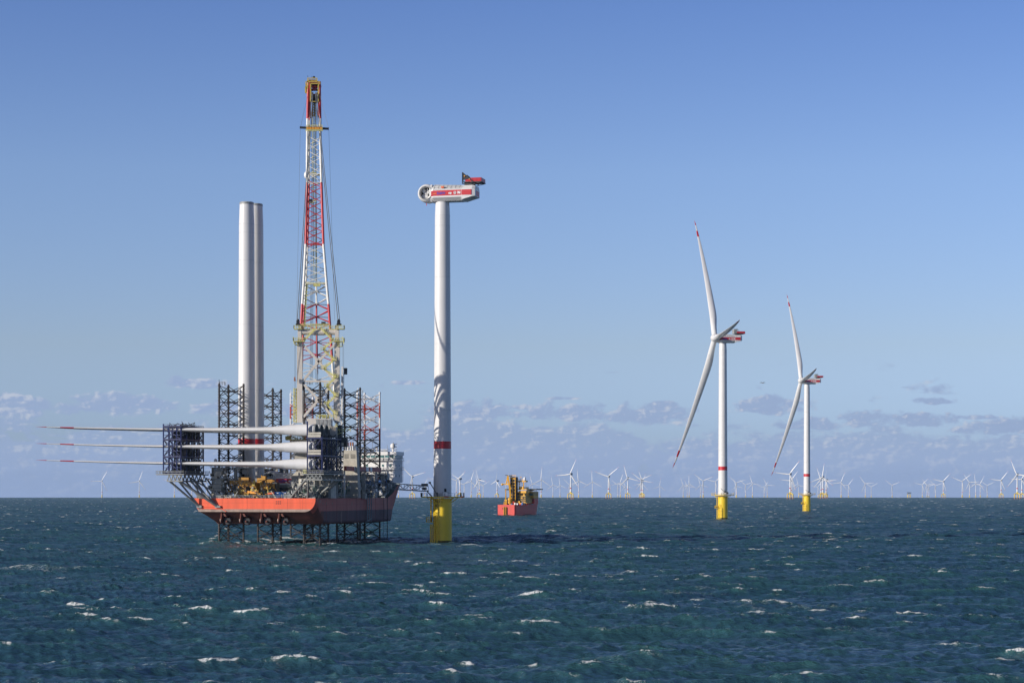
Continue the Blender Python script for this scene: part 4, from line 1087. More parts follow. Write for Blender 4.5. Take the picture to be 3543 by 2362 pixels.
for k in range(2): m.tube(Q(1268 + k * 0, 1652, 90), Q(1285, 1652, 90), .9, n=12, mi=1) if k == 0 else m.tube(Q(1286, 1652, 90), Q(1309, 1652, 90), .95, n=12, mi=0)
m.box(Q(1288, 1659, 90), (7, 2.4, .4), mi=1, R=RS); m.build('lifeboat', [mORG, mBEIGE], V)
# grey box standing in for the bow flare's shade under the block
m = MB(); m.box(S(11, 104, 23.2), (22.4, 9, 1.6), R=RS); m.build('bow_shadow_box', mGREY, V)
def clutter(name, seed, n, lr, tr, zr, sr, mats, parent=None):
    rr = random.Random(seed); m = MB()
    for k in range(n):
        l_, t_ = rr.uniform(*lr), rr.uniform(*tr); h = rr.uniform(*sr); z = rr.uniform(*zr); kd = rr.random(); mi_ = rr.randrange(len(mats))
        if kd < .5: m.box(S(l_, t_, z + h / 2), (rr.uniform(*sr), rr.uniform(*sr), h), mi_, RS)
        elif kd < .75: m.tube(S(l_, t_, z), S(l_, t_, z + h * 2.2), .12 + .2 * rr.random(), mi=mi_)
        else: m.beam(S(l_, t_, z + h), S(l_ + rr.uniform(-3, 3), t_ + rr.uniform(-3, 3), z + rr.uniform(0, 3)), .2, mi=mi_)
    return m.build(name, mats, parent or V)
clutter('deck_machinery', 3, 90, (16, 22.2), (26, 44), (DK, 22.5), (.5, 2.0), [mHOUSE, mGREY, mDKGREY, mGREEN])
clutter('deck_machinery', 4, 150, (17, 22.4), (60, 94), (DK, 24), (.5, 1.8), [mHOUSE, mGREY, mDKGREY, mACC, mBLUE])
clutter('pale_fittings', 31, 70, (-22, -12), (5, 9), (DK, 28), (.3, 1.0), [mACC, mHOUSE, mGREY])
clutter('pale_fittings', 32, 70, (12, 21), (3, 9), (DK, 24), (.3, .9), [mACC, mHOUSE, mSUP, mDKGREY])
clutter('pale_fittings', 33, 60, (19, 22.5), (50, 80), (DK + 1, 27), (.3, 1.1), [mACC, mHOUSE, mSUP])
clutter('mooring_gear', 5, 60, (-24.3, 20), (.9, 2.2), (DK, DK + .2), (.3, .9), [mHOUSE, mGREY, mDKGREY])
clutter('deck_machinery', 6, 70, (-23, -8), (9, 26), (DK, 22), (.5, 1.8), [mHOUSE, mGREY, mDKGREY, mSUP])
clutter('deck_machinery', 16, 110, (-14, 2), (5.6, 8), (DK, 23.6), (.3, 1.0), [mORY, mDKGREY, mMUST, mGREY])
clutter('deck_machinery', 8, 60, (10, 22), (1.5, 8), (DK, 19.5), (.4, 1.5), [mHOUSE, mGREY, mDKGREY, mGREEN])
clutter('deck_machinery', 9, 70, (-8, 12), (46, 60), (DK, 25), (.8, 2.6), [mHOUSE, mGREY, mDKGREY, mACC])
m = MB(); bpx(m, 1083, 1135, 1690, 1722, 9, 1.2, 0); m.build('pedestal_casing', mDKGREY, V)
m = MB(); bpx(m, 1135, 1160, 1680, 1722, 25, 3, 0); m.build('pedestal_casing', mSUP, V)
for x, s_ in ((1027, 1.0),):
    m = MB(); m.ball(Q(x, 1713, 2.0), .85); m.box(Q(x, 1719, 2.0), (1.4, 1.2, .6)); m.build('air_tank', mHOUSE, V)
# gangway to the turbine platform
G0 = S(20.5, 62, 22.0); G1 = Vector((XM - 5.2, YM - 3.0, 20.4))
m = MB(); d = (G1 - G0); ln = d.length; dn = d.normalized(); sd = dn.cross(UP).normalized()
nbay = 11
for s in (-1, 1):
    o_ = sd * (s * .9)
    m.beam(G0 + o_, G1 - dn * 1.0 + o_, .34, mi=0); m.beam(G0 + o_ + UP * 2.5, G1 - dn * 1.8 + o_ + UP * 2.1, .28)
    for k in range(nbay + 1):
        f = k / nbay; a = G0 + d * f * .97 + o_; hh = 2.5 - .4 * f; m.beam(a, a + UP * hh, .18)
        if k < nbay:
            b_ = G0 + d * ((k + 1) / nbay) * .97 + o_; h2 = 2.5 - .4 * (k + 1) / nbay
            if k % 2 == 0: m.beam(a + UP * hh, b_, .16)
            else: m.beam(a, b_ + UP * h2, .16)
m.box((G0 + G1) / 2, (1.7, .1, ln * .97), R=frame(d) @ Matrix.Rotation(0, 3, 'Z'))
gw = m.build('gangway', mGANG, V)
m = MB(); e = G1 - dn * 2.2 + UP * 2.4; m.box(e, (2.6, 1.4, 1.1)); m.box(e - UP * 1.4, (1.6, 1.0, 1.0)); m.beam(G1 - dn, G1 + dn * 1.6 - UP * 1.9, .3); m.build('gangway_head', mDKGREY, gw)
m = MB(); m.tube(S(20.5, 62, DK), S(20.5, 62, 24.6), .9); m.beam(S(18.5, 60, 24.5), G0 + dn * 6 + UP * 2.5, .3); m.beam(S(19.5, 62, 27), G0 + dn * 9 + UP * 2.4, .16); m.beam(S(19.5, 62, 22), S(19.5, 62, 27), .5); m.build('gangway_pedestal', mGANG, gw)

# ------------------------------------------------------------------ blade racks with the blades
def rack(name, label, l0, l1, zt, zb, levels, support):
    t0, t1 = -9.2, 12.2
    T = thing(name, label, 'blade rack', S((l0 + l1) / 2, 0, zb), -TH)
    fr = np.linspace(t0, t1, 5); m = MB()
    for l_ in (l0, l1):
        for t in fr:
            m.beam(S(l_, t, zb), S(l_, t, zt + (.9 if l_ == l0 else .3)), .42, mi=0)
    m.build('post', [mRACK, mRACKD], T)
    m = MB()
    for z in levels:
        for l_ in (l0, l1): m.beam(S(l_, t0, z), S(l_, t1, z), .45, mi=0)
        for t in fr: m.beam(S(l0, t, z), S(l1, t, z), .5, mi=0)
        for t in np.linspace(t0 + 1.2, t1 - 1.2, 16): m.beam(S(l0, t, z - .3), S(l1, t, z - .3), .16, mi=1)
    m.build('deck_beam', [mRACK, mRACKD], T)
    m = MB()
    zs = list(levels)
    for za, zb_ in zip(zs, zs[1:]):
        for t in fr:
            m.beam(S(l0, t, za), S(l1, t, zb_), .24); m.beam(S(l1, t, za), S(l0, t, zb_), .24)
        for a, b2 in zip(fr, fr[1:]):
            for l_ in (l0, l1):
                zm = (za + zb_) / 2
                m.beam(S(l_, a, za), S(l_, b2, zm), .24, mi=1); m.beam(S(l_, b2, zm), S(l_, a, zb_), .24, mi=1)
        for t in np.linspace(t0 + .6, t1 - .6, 18):
            if random.random() < .8: m.beam(S(l1 - .2, t, za), S(l1 - .2, t, zb_ - random.uniform(0, 2.5)), .22, mi=1)
            if random.random() < .5: m.beam(S((l0 + l1) / 2, t, za), S((l0 + l1) / 2 + random.uniform(-1.5, 1.5), t + .8, zb_ - random.uniform(1, 3)), .25, mi=1)
        if support == 'tip':
            for t in fr:
                for f in (.3, .5, .75): m.beam(S(l0 + (l1 - l0) * f, t, za), S(l0 + (l1 - l0) * f, t, zb_), .34, mi=1 if t > -8 else 0)
                for f in (.33, .66): m.beam(S(l0, t, za + (zb_ - za) * f), S(l1, t, za + (zb_ - za) * f), .2, mi=1 if t > -8 else 0)
            for t in np.linspace(t0 + 2, t1 - 1, 9): m.beam(S(l1 - 1.5, t, za), S(l1 - 1.5, t, zb_ - random.uniform(0, 3)), .5, mi=1); m.beam(S(l0 + 3, t, za), S(l0 + 3, t, zb_ - random.uniform(1, 4)), .4, mi=1)
    m.build('bracing', [mRACK, mRACKD], T)
    # cradles round each slot
    for j, z in enumerate(CRZ):
        for i in range(4):
            t = -6.5 + i * 5.5; c_l = l0 + 1.2 if support == 'root' else (l0 + l1) / 2
            q = MB(); rr = 2.35 if support == 'root' else 1.25
            pts = [S(c_l, t + rr * math.cos(a), z + rr * math.sin(a)) for a in np.linspace(rad(150 if support == 'root' else 165), rad(390 if support == 'root' else 375), 12)]
            for a, b2 in zip(pts, pts[1:]): q.beam(a, b2, .26)
            q.beam(S(c_l, t, z - rr), S(c_l, t, levels[0] if False else z - rr - .9), .5)
            q.build('cradle', mRACKD, T)
    m = MB()
    for k in range(18):
        t = random.uniform(t0 + 3, t1); m.beam(S(l0 + random.uniform(0, l1 - l0), t, zt), S(l0 + random.uniform(0, l1 - l0), t, zt + random.uniform(.5, 1.9)), .22)
    m.rail([S(l0, t0, zt - .4), S(l1, t0, zt - .4), S(l1, t1, zt - .4)], 1.1, .06, 1.6)
    m.build('top_fitting', mRACKD, T)
    return T
CRZ = (42.9, 36.5, 30.2)
TR = rack('blade_rack', 'dark blue lattice rack holding blade tips, overhanging the left stern corner of the ship', -33.7, -26.7, 44.6, 27.0, (27.2, 33.3, 39.7, 44.6), 'tip')
RR = rack('blade_rack', 'dark blue lattice rack gripping thick blade roots beside the crane base', 23.1, 28.7, 40.2, 27.3, (27.4, 33.4, 39.8), 'root')
m = MB()
for z in (40.6, 34.2): 
    m.box(S(25.9, -9.5, z), (5.0, .3, .9), R=RS); m.box(S(25.9, -9.3, z + 1.0), (5.0, .3, .7), R=RS)
m.build('working_basket', mTAN, RR)
m = MB()
for z in (42, 43.4): m.beam(S(23.1, -9.2, z), S(23.1, 12, z), .2)
m.beam(S(23.1, -9.2, 39.8), S(23.1, -9.2, 46.0), .5); m.build('post', mRACK, RR)

def support_frame(label, l0, l1, z0, z1, struts, truss):
    IN_ = 4.2 if l0 < 0 else 1.5
    T = thing('rack_stand', label, 'steel stand', S((l0 + l1) / 2, 0, DK), -TH)
    m = MB(); m.box(S((l0 + l1) / 2, 1.5, z1 - .2), (l1 - l0, 23.5, .4), R=RS)
    m.rail([S(l0, -10.2, z1), S(l1, -10.2, z1), S(l1, 13, z1)], 1.1, .07, 1.4); m.rail([S(l0, -10.2, z1), S(l0, 13, z1)], 1.1, .07, 1.4)
    m.build('platform', mSUP, T)
    m = MB()
    for t in np.linspace(-9.6, 12.6, 7):
        m.beam(S(l0 + IN_, t, z0), S(l1 - .8, t, z0), .45); ll_ = np.linspace(l0 + IN_, l1 - .8, 5)
        for a, b2 in zip(ll_, ll_[1:]): m.beam(S(a, t, z0), S((a + b2) / 2, t, z1 - .3), .3); m.beam(S((a + b2) / 2, t, z1 - .3), S(b2, t, z0), .3)
    for l_ in (l0 + IN_, l1 - .8): m.beam(S(l_, -9.6, z0), S(l_, 12.6, z0), .5)
    m.build('platform_truss', mSUP, T)
    for p, q, r_ in struts:
        m = MB(); m.tube(p, q, r_, n=12); m.build('strut', mSUP, T)
    return T
zz0 = 24.2
s1 = [(S(-31.5, -8.5, 24.2), Q(690, 1752, -.3), .42), (S(-29, -6, 24.2), Q(692, 1753, -.3), .36), (S(-27.5, -8.5, 24.2), Q(752, 1751, -.3), .5), (S(-26, -2, 24.2), Q(755, 1750, -.3), .34),
      (S(-26, 2, 24.2), S(-20.5, 1.5, DK), .38), (S(-25.5, 6, 25), S(-19.5, 4, DK), .34), (S(-25, 11, 25.4), S(-18, 8, DK), .34), (S(-30, 3, 24.2), S(-24.6, 4, DK), .34), (S(-29, 10, 24.2), S(-24.8, 12, DK), .34), (S(-27, 0, 25.5), S(-16, 2, 19), .28), (S(-25, -4, 25.0), S(-22, 0, DK), .3)]
SF1 = support_frame('grey tubular support cantilevered from the stern corner, carrying the blade tip rack', -36.2, -25, 24.2, 26.9, s1, 0)
m = MB()
for l_ in (-22.5, -16.5): m.prism([S(l_ - 2.6, .6, DK), S(l_ + 2.6, .6, DK), S(l_, .6, DK + 2.6)], AA * .5)
m.box(Q(690, 1752, -.4), (2.0, .8, 1.0), R=RS); m.box(Q(754, 1752, -.4), (2.2, .8, .8), R=RS); m.build('foot_bracket', mSUP, SF1)
s2 = [(S(23, -8, 24.4), S(19.5, 1.2, DK), .34), (S(22.4, -8, 25.2), S(12.6, 1.2, DK), .42), (S(26.6, 0, 24.4), S(21.5, 2, DK + .4), .42), (S(28.8, 6, 24.4), S(22, 6, DK + 1), .42), (S(29, 9, 24.4), S(22.4, 10, DK + 1), .42), (S(20.5, -1, 22.5), S(27.5, -1, 22.5), .3),
      (S(22, -7, 24.6), S(18, -3, 22), .26), (S(24, -3, 24.4), S(21.6, 1.4, DK), .3), (S(23.6, 5, 24.4), S(21.6, 8, DK), .34), (S(25, 11, 24.4), S(21.8, 13, DK), .34)]
SF2 = support_frame('grey tubular support standing on the starboard stern deck, carrying the blade root rack', 21.2, 29.8, 24.6, 26.9, s2, 0)
m = MB()
for l_ in (12.0, 20.8): m.prism([S(l_ - 1.8, .5, DK), S(l_ + 1.8, .5, DK), S(l_ + .3, .5, DK + 2.4), S(l_ - .2, .5, DK + 2.4)], AA * .6)
m.build('foot_bracket', mSUP, SF2)
m = MB(); m.box(S(22.2, -9.2, 27.6), (1.4, 1.0, 1.3), R=RS); SF2y = m.build('yellow_locker', mLIME, SF2)

BL = [(0, 0), (1, 0), (2, 0), (3, 0), (0, 1), (0, 2)]
BLAB = ['white blade with red tip bands, topmost of the three nearest blades', 'white blade in the top layer, its root ring just behind the nearest one',
        'white blade in the top layer, third root ring counting from the near side', 'white blade in the top layer, the one with the farthest root ring', 'white blade with red tip bands, middle one of the three nearest blades', 'white blade with red tip bands, lowest of the three nearest blades']
for (i, j), lab in zip(BL, BLAB):
    t = -6.5 + 5.5 * i; z = (42.9, 36.55, 30.25)[j]
    root = S(25.2, t, z); tip = S(-87.6, t, z + .4)
    Lb = (tip - root).length; s2 = (tip - root).normalized()
    xd = AA * 1.0; yd = s2.cross(xd).normalized()
    if yd.z < 0: yd = -yd; 
    xd = yd.cross(s2).normalized()
    Mx = Matrix.Translation(root) @ Matrix((xd, yd, s2)).transposed().to_4x4()
    T = thing('turbine_blade', lab, 'turbine blade', root, -TH, 'turbine blades stowed across the ship')
    b = MB(); secs, mis = blade_secs(Lb, 2.12, 5.2, 1.7, thick=1.1, n=16)
    b.loft([[Mx @ (v + Vector((0, 0, 0))) for v in r] for r in secs], mis=mis, caps=False)
    b.add([Mx @ v for v in secs[-1]], [tuple(range(16))], 1)
    sh = b.build('blade_shell', [mBLADE, mRED], T)
    r = MB(); r.lathe(root, [(2.14, -.15), (2.2, -.1), (2.2, .55), (2.14, .6)], 32, axis=RA, cap=False); r.lathe(root, [(1.85, .35), (1.85, -1.0)], 32, axis=RA, cap=False); r.lathe(root, [(2.14, .6), (1.85, .6)], 32, axis=RA, cap=False); r.build('root_ring', mSUP, T)
    r = MB(); r.lathe(root, [(1.84, -.9), (.05, -.9)], 32, axis=RA, cap=False); r.build('root_bulkhead', mRACKD, T)

# ------------------------------------------------------------------ spare towers standing on deck
def spare_tower(xc, Y, ytop, lab):
    X = (xc - CX) / F * Y; zt = CH + (YH - ytop) / F * Y
    T = thing('tower_section', lab, 'turbine tower', (X, Y, DK), 0, 'turbine towers stored upright on the ship')
    zb = lambda y: CH + (YH - y) / F * Y
    R0, R1 = 30.2 / F * Y, 26.4 / F * Y
    hz = lambda z: R0 + (R1 - R0) * (z - 22) / (zt - 8 - 22)
    t = MB(); zr0, zr1 = zb(1540), zb(1518)
    pr = [(hz(19), DK + .4, 0), (hz(zr0), zr0, 0), (hz(zr0), zr0 + .02, 1), (hz(zr1), zr1, 1), (hz(zr1), zr1 + .02, 0)] + [(hz(z), z, 0) for z in (60, 80, 100, 120)] + [(R1 * 1.0, zt - 8.5, 0), (R1 * .97, zt - 6, 0), (24.2 / F * Y, zt - 1.1, 0), (24 / F * Y, zt - .5, 0)]
    t.lathe((X, Y, 0), pr, 64); tw = t.build('tower_shell', [mWHITE, mRED], T)
    f = MB(); f.lathe((X, Y, 0), [(24.6 / F * Y, zt - .9), (24.6 / F * Y, zt - .2), (23 / F * Y, zt)], 48); f.box((X - .3, Y, zt + .15), (.5, .5, .4)); f.box((X + .3, Y + .5, zt + .15), (.3, .4, .3)); f.build('top_flange', mGREY, T)
    s = MB()
    for z in (60, 85, 110, zt - 8.6, zt - 12): s.lathe((X, Y, z), [(hz(z) + .012, 0), (hz(z) + .012, .05)], 48, cap=False)
    s.build('weld_seam', mGREY, tw)
spare_tower(853.5, 774, 700, 'white turbine tower standing upright on deck, the left and nearer of the pair')
spare_tower(884.5, 783, 706, 'white turbine tower standing upright on deck, partly hidden by the tower left of it')
# nacelle stored on deck
TN = 25.0; l_ = lat(943, TN); c_ = S(l_, TN, hgt(1660, l_, TN))
T = thing('stored_nacelle', 'white and red turbine nacelle with open hub lying on deck behind the yellow tools', 'nacelle', (c_.x, c_.y, DK))
NM2 = Matrix.Translation(c_) @ Matrix.Rotation(-TH, 4, 'Z') @ Matrix.Scale(.82, 4) @ Matrix.Translation((6.1, 0, -3.6))
nb2 = nacelle(T, NM2, False); lettering(nb2, NM2, -1.2, 2.65, .95, -4.19); open_hub(T, NM2)
m = MB(); m.box(S(l_ + 6, TN, (DK + c_.z - 3) / 2), (9, 5, c_.z - 3 - DK), R=RS); m.box(S(l_, TN, (DK + c_.z - 3) / 2), (2, 4, c_.z - 3 - DK), R=RS); m.build('transport_frame', mDKGREY, T)
# tent shaped deckhouse
T = thing('deck_tent', 'beige gabled shelter on deck to the right of the stored nacelle', 'shelter', S(lat(1036, 16), 16, DK), -TH)
la, lb = lat(1008, 16), lat(1064, 16); zr, ze = hgt(1630, la, 16), hgt(1648, la, 16)
m = MB(); m.box(S((la + lb) / 2, 18, (DK + ze) / 2), (lb - la, 4, ze - DK), 1, RS)
m.prism([S(la - .2, 15.8, ze), S(la - .2, 20.2, ze), S(la + 1.6, 18.8, zr), S(la + 1.6, 17.2, zr)], RA * (lb - la + .2)); m.build('tent_body', [mTAN, mSUP], T)
m = MB(); m.box(S(la + 1.6, 15.9, 22), (.9, .1, 1.4), R=RS); m.build('tent_door', mDKGREY, T)

# yellow tools
def tool(name, lab, boxes, mats, t, legs, extra=None):
    x = sum((b[0] + b[1]) / 2 for b in boxes) / len(boxes)
    T = thing(name, lab, 'lifting tool', S(lat(x, t), t, DK), -TH)
    for nm, bs in boxes_by(boxes):
        m = MB()
        for b in bs: bpx(m, b[0], b[1], b[2], b[3], t + b[5], b[6], b[7])
        m.build(nm, mats, T)
    m = MB()
    for x0, y0, x1, y1, w in legs: m.beam(Q(x0, y0, t + .5), Q(x1, y1, t + .5), w, mi=0)
    m.build('bracing', mats, T)
    return T
def boxes_by(boxes):
    d = {}
    for b in boxes: d.setdefault(b[4], []).append(b)
    return d.items()
tool('lifting_yoke', 'big yellow steel lifting yoke on the stern deck in front of the spare towers', [
    (795, 828, 1662, 1675, 'beam', 0, 2.5, 0), (825, 860, 1651, 1676, 'beam', 0, 3, 0), (828, 884, 1667, 1680, 'beam', -.4, 2, 0), (838, 850, 1676, 1715, 'leg', .5, 1.5, 0),
    (873, 886, 1668, 1715, 'leg', 0, 1.6, 0), (812, 840, 1704, 1718, 'base', .5, 3, 0), (848, 874, 1655, 1664, 'gearbox', 1.5, 1.5, 1), (856, 887, 1697, 1707, 'basket', -1, 1.2, 2), (800, 812, 1657, 1662, 'gearbox', .6, 1, 1)], [mORY, mGREY, mLOGOY], 7,
    [(800, 1668, 800, 1718, .3), (830, 1677, 868, 1681, .35), (857, 1707, 868, 1725, .25), (886, 1707, 892, 1728, .25), (826, 1700, 850, 1680, .3), (850, 1715, 884, 1690, .3)])
tool('blade_gripper', 'amber blade gripping machine with dark hydraulics left of the blue containers', [
    (889, 908, 1653, 1672, 'frame', 0, 2, 0), (891, 919, 1670, 1695, 'frame', .2, 2.5, 0), (905, 918, 1646, 1660, 'claw', 0, 1.5, 0), (918, 942, 1658, 1668, 'claw', .6, 2, 0), (919, 958, 1668, 1698, 'hydraulics', .8, 3, 1), (924, 936, 1672, 1682, 'claw', .2, .8, 0), (943, 950, 1674, 1690, 'claw', .3, .8, 0), (893, 940, 1698, 1702, 'base', 0, 3, 2), (880, 950, 1706, 1720, 'base', 1.5, 3, 1)], [mORY, mDKGREY, mGREEN], 9,
    [(905, 1644, 908, 1655, .4), (900, 1695, 895, 1720, .3), (935, 1668, 958, 1700, .25), (922, 1700, 950, 1672, .25), (918, 1660, 950, 1663, .3)])
# containers, rescue boat
def container(x0, x1, lab):
    T = thing('shipping_container', lab, 'container', S(lat((x0 + x1) / 2, 3.5), 3.5, DK), -TH, 'blue containers at the stern rail')
    m = MB(); bpx(m, x0, x1, 1701, 1722, 3.5, 6)
    b = m.build('container_body', mBLUE, T); m = MB()
    for k in range(7): x = x0 + (x1 - x0) * (k + .5) / 7; m.beam(Q(x, 1702, 3.42), Q(x, 1721, 3.42), .09)
    for x in (x0 + .3, x1 - .3): m.beam(Q(x, 1701, 3.4), Q(x, 1722, 3.4), .2)
    m.build('door_rib', mBLUE, b); m = MB(); xm = (x0 + x1) / 2; bpx(m, xm - 3, xm + 3, 1704, 1706, 3.36, .04); m.build('label_plate', mACC, b)
container(951, 970, 'blue shipping container by the stern rail, next to the orange boat')
container(975, 996, 'blue shipping container by the stern rail, the right-hand one, nearer the grey strut foot')
T = thing('rescue_boat', 'small orange boat on deck left of the blue containers', 'boat', S(lat(936, 3.5), 3.5, DK), -TH)
a, b_ = Q(923, 1708, 3.5), Q(950, 1706, 3.5); m = MB(); secs = []
for f, r_ in ((0, .05), (.08, .38), (.3, .62), (.7, .65), (.95, .58), (1, .45)):
    c_ = a.lerp(b_, f); secs.append([c_ + AA * (r_ * 1.3 * math.cos(q)) + UP * (r_ * .75 * math.sin(q)) for q in np.linspace(0, 2 * math.pi, 12, endpoint=False)])
m.loft(secs); m.build('boat_hull', mORG, T)
m = MB(); m.box(a.lerp(b_, .6) - UP * 1.0, (2.2, 1.6, .9), R=RS); m.build('boat_cradle', mDKGREY, T)

# ------------------------------------------------------------------ offshore support ship in the distance
O2 = P(1720, 1781, 1772); O2.z = -.2; TH2 = rad(22)
r2 = Vector((math.cos(TH2), -math.sin(TH2), 0)); a2 = Vector((math.sin(TH2), math.cos(TH2), 0)); R2 = Matrix((r2, a2, UP)).transposed()
U = lambda l, t, z: Vector((O2.x, O2.y, 0)) + r2 * l + a2 * t + UP * z
OV = thing('support_vessel', 'red-hulled offshore support ship with yellow crane tower, far behind between the turbines', 'ship', (O2.x, O2.y, 0), -TH2)
PX = F / 1776.0
def lt(x, t):
    k = (x - CX) / F; return (k * (O2.y + a2.y * t) - O2.x - a2.x * t) / (r2.x - k * r2.y)
def uq(x, y, t): l = lt(x, t); p = U(l, t, 0); return Vector((p.x, p.y, CH + (YH - y) / F * p.y))
def ub(mb, x0, x1, y0, y1, t, d, mi=0):
    a, b = uq(x0, y1, t), uq(x1, y0, t); c = (a + b) / 2 + a2 * d / 2; mb.box(c, (abs((b - a).dot(r2)), d, abs(b.z - a.z)), mi, R2)
Bm = 17.6
h = MB(); ou = []
prof = [(-.0, 0, 9.3), (0, 2, 9.3)]
def usec(t, w, z, wt=None):
    wt = w if wt is None else wt; c0 = Bm / 2
    return [U(c0 - wt, t, z), U(c0 - w, t, 3), U(c0 - w * .98, t, -1.5), U(c0 + w * .98, t, -1.5), U(c0 + w, t, 3), U(c0 + wt, t, z)]
rows = [usec(0, Bm / 2 - 1.0, 9.3), usec(1.5, Bm / 2, 9.3), usec(30, Bm / 2, 8.7), usec(36, Bm / 2, 12.5), usec(50, Bm / 2 * .96, 12.8, Bm / 2), usec(58, Bm / 2 * .72, 13, Bm / 2 * .9), usec(64, Bm / 2 * .3, 13.2, Bm / 2 * .6), usec(67, .5, 13.4, 2)]
h.loft(rows, sm=False); oh = h.build('hull', mOSVR, OV)
m = MB(); 
for x in (1743.5, 1750): m.beam(uq(x, 1782, -.4), uq(x, 1752, -.4), .7, .5)
m.build('boat_landing_fender', mOSVY, oh); m = MB(); m.box(uq(1739, 1758.5, -.05), (.9, .2, .9), R=R2)
for x in (1747, 1755): m.beam(uq(x, 1782, -.12), uq(x, 1754, -.12), 1.0, .2)
m.build('stern_recess', mBLACK, oh)
m = MB()
for k in range(4): m.box(U(Bm + .03, 50 + k * 1.6, 10.5), (.06, .7, .9), R=R2)
for k in range(10): m.box(U(Bm + .02, 34 + k * 1.8, 6.6), (.05, .5, .3), R=R2)
m.build('porthole', mBLACK, oh)
m = MB(); m.box(U(Bm + .03, 41, 9.6), (.05, 5, .9), R=R2); m.build('hull_marking', mGREY, oh)
m = MB(); ub(m, 1779, 1818, 1714, 1740, 12, 16, 1); ub(m, 1785, 1815, 1702, 1714, 14, 14, 0); ub(m, 1790, 1846, 1700, 1724, 26, 12, 1); ub(m, 1811, 1843, 1706, 1713, 25.6, 1, 2); ub(m, 1794, 1820, 1697, 1705, 12, 6, 0); ub(m, 1788, 1822, 1691, 1694, 12, 8, 0); ub(m, 1790, 1846, 1715, 1720, 25.2, 12, 0)
ub(m, 1826, 1848, 1724, 1742, 30, 10, 3); ub(m, 1786, 1822, 1739, 1742, 10, 3, 0); ub(m, 1786, 1798, 1732, 1741, 10, 2, 0)
sp_ = m.build('superstructure', [mOSVY, mOSVB, mGLASS, mOSVR], OV)
m = MB(); rr = random.Random(9)
for yy in (1717, 1724, 1731): ub(m, 1780, 1817, yy, yy + 2.2, 11.7, .4, 0)
for k in range(16): x = rr.uniform(1781, 1812); yy = rr.choice((1719.5, 1726.5, 1733.5)); ub(m, x, x + rr.uniform(1.5, 4), yy, yy + 3.8, 11.6, .5, rr.choice((0, 0, 2, 3)))
ub(m, 1791, 1796, 1703, 1711, 13.6, .4, 0); ub(m, 1800, 1808, 1705, 1709, 13.6, .4, 0); ub(m, 1812, 1842, 1706.5, 1712.5, 25.0, .5, 1)
for k in range(6): x = 1826 + k * 3.6; ub(m, x, x + 1.8, 1728, 1733, 29.8, .3, 0)
m.build('deck_gallery', [mDKGREY, mGLASS, mACC, mOSVY], sp_)
m = MB()
for x in (1796, 1812): m.beam(uq(x - (1 if x < 1800 else -1) * 0, 1692, 14), uq(x, 1666, 14), .9)
ub(m, 1786, 1819, 1662, 1667, 13, 5); ub(m, 1795, 1811, 1683, 1692, 13, 3); m.rail([uq(1786, 1662, 13), uq(1819, 1662, 13)], 1.2, .12, 1.5); m.beam(uq(1802, 1662, 14), uq(1802, 1647, 14), .35); m.beam(uq(1799, 1650, 14), uq(1806, 1649, 14), .3)
for k in range(4): m.beam(uq(1797, 1668 + k * 6, 14), uq(1812, 1673 + k * 6, 14), .3)
m.build('signal_mast', mOSVY, OV)
for x in (1787.5, 1815.5):
    m = MB(); p = uq(x, 1662, 13); m.lathe(p, [(.9, 0), (1.25, .6), (1.25, 2.2), (.8, 3.0), (.1, 3.3)], 14); m.build('radome', mACC, OV)
m = MB()
for k in range(9): x = 1822 + k * 4; m.beam(uq(x, 1693, 34), uq(x + 3, 1700, 34), .3)
ub(m, 1818, 1859, 1690, 1694, 34, 14); ub(m, 1817, 1826, 1684, 1690, 30, 2); m.prism([uq(1824, 1694, 36), uq(1850, 1694, 36), uq(1828, 1704, 36)], a2 * .5); m.beam(uq(1820, 1690, 30), uq(1819.5, 1664, 30), .25); m.build('helideck', mDKGREY, OV)
m = MB()      # walk-to-work tower
for x in (1766, 1774, 1783): 
    for t in (8, 12.5): m.beam(uq(x, 1740, t), uq(x, 1650, t), .55, mi=0)
for k in range(8):
    m.beam(uq(1766, 1656 + k * 11, 8), uq(1783, 1656 + k * 11, 8), .5, mi=0)
for k in range(7): ub(m, 1766.5, 1782.5, 1657 + k * 11, 1666 + k * 11, 8.4, 4, 1)
ub(m, 1765, 1784, 1649, 1656, 8, 5, 0); ub(m, 1783, 1786, 1650, 1735, 8.5, 4, 1); m.rail([uq(1766, 1648, 8), uq(1785, 1648, 8)], 1.2, .12, 1.5)
m.build('gangway_tower', [mOSVY, mDKGREY], OV)
m = MB()
pts = [(1764, 1735), (1765, 1712), (1762, 1675), (1757, 1645)]
for a, b in zip(pts, pts[1:]): m.beam(uq(a[0], a[1], 5), uq(b[0], b[1], 5), 1.5 if a[1] > 1670 else 2.0)
m.beam(uq(1762, 1675, 5), uq(1753, 1674, 5), 1.2); m.beam(uq(1753, 1675, 5), uq(1738, 1674, 4), .9); m.ball(uq(1738, 1675, 4), 1.0); m.beam(uq(1757, 1645, 5), uq(1752, 1672, 5), 1.2)
ub(m, 1757, 1768, 1723, 1738, 4, 3); m.lathe(uq(1763, 1741, 5), [(2.2, 0), (2.2, 3), (1.5, 5)], 14); m.beam(uq(1749, 1747, 2), uq(1750, 1692, 2), .9); m.beam(uq(1744, 1745, 2), uq(1745, 1734, 2), .8); m.beam(uq(1752, 1747, 2), uq(1752, 1730, 2), .8); ub(m, 1745, 1754, 1728, 1731, 1.6, 2)
m.build('knuckle_crane', mOSVY, OV)
m = MB(); ub(m, 1748, 1754, 1642, 1645, 4.5, 2); ub(m, 1761, 1768, 1643, 1648, 4.5, 2); ub(m, 1747, 1757, 1690, 1695, 4, 2); ub(m, 1736, 1741, 1673, 1677, 3.6, 1); m.build('crane_winch', mDKGREY, OV)
m = MB(); rr = random.Random(5)
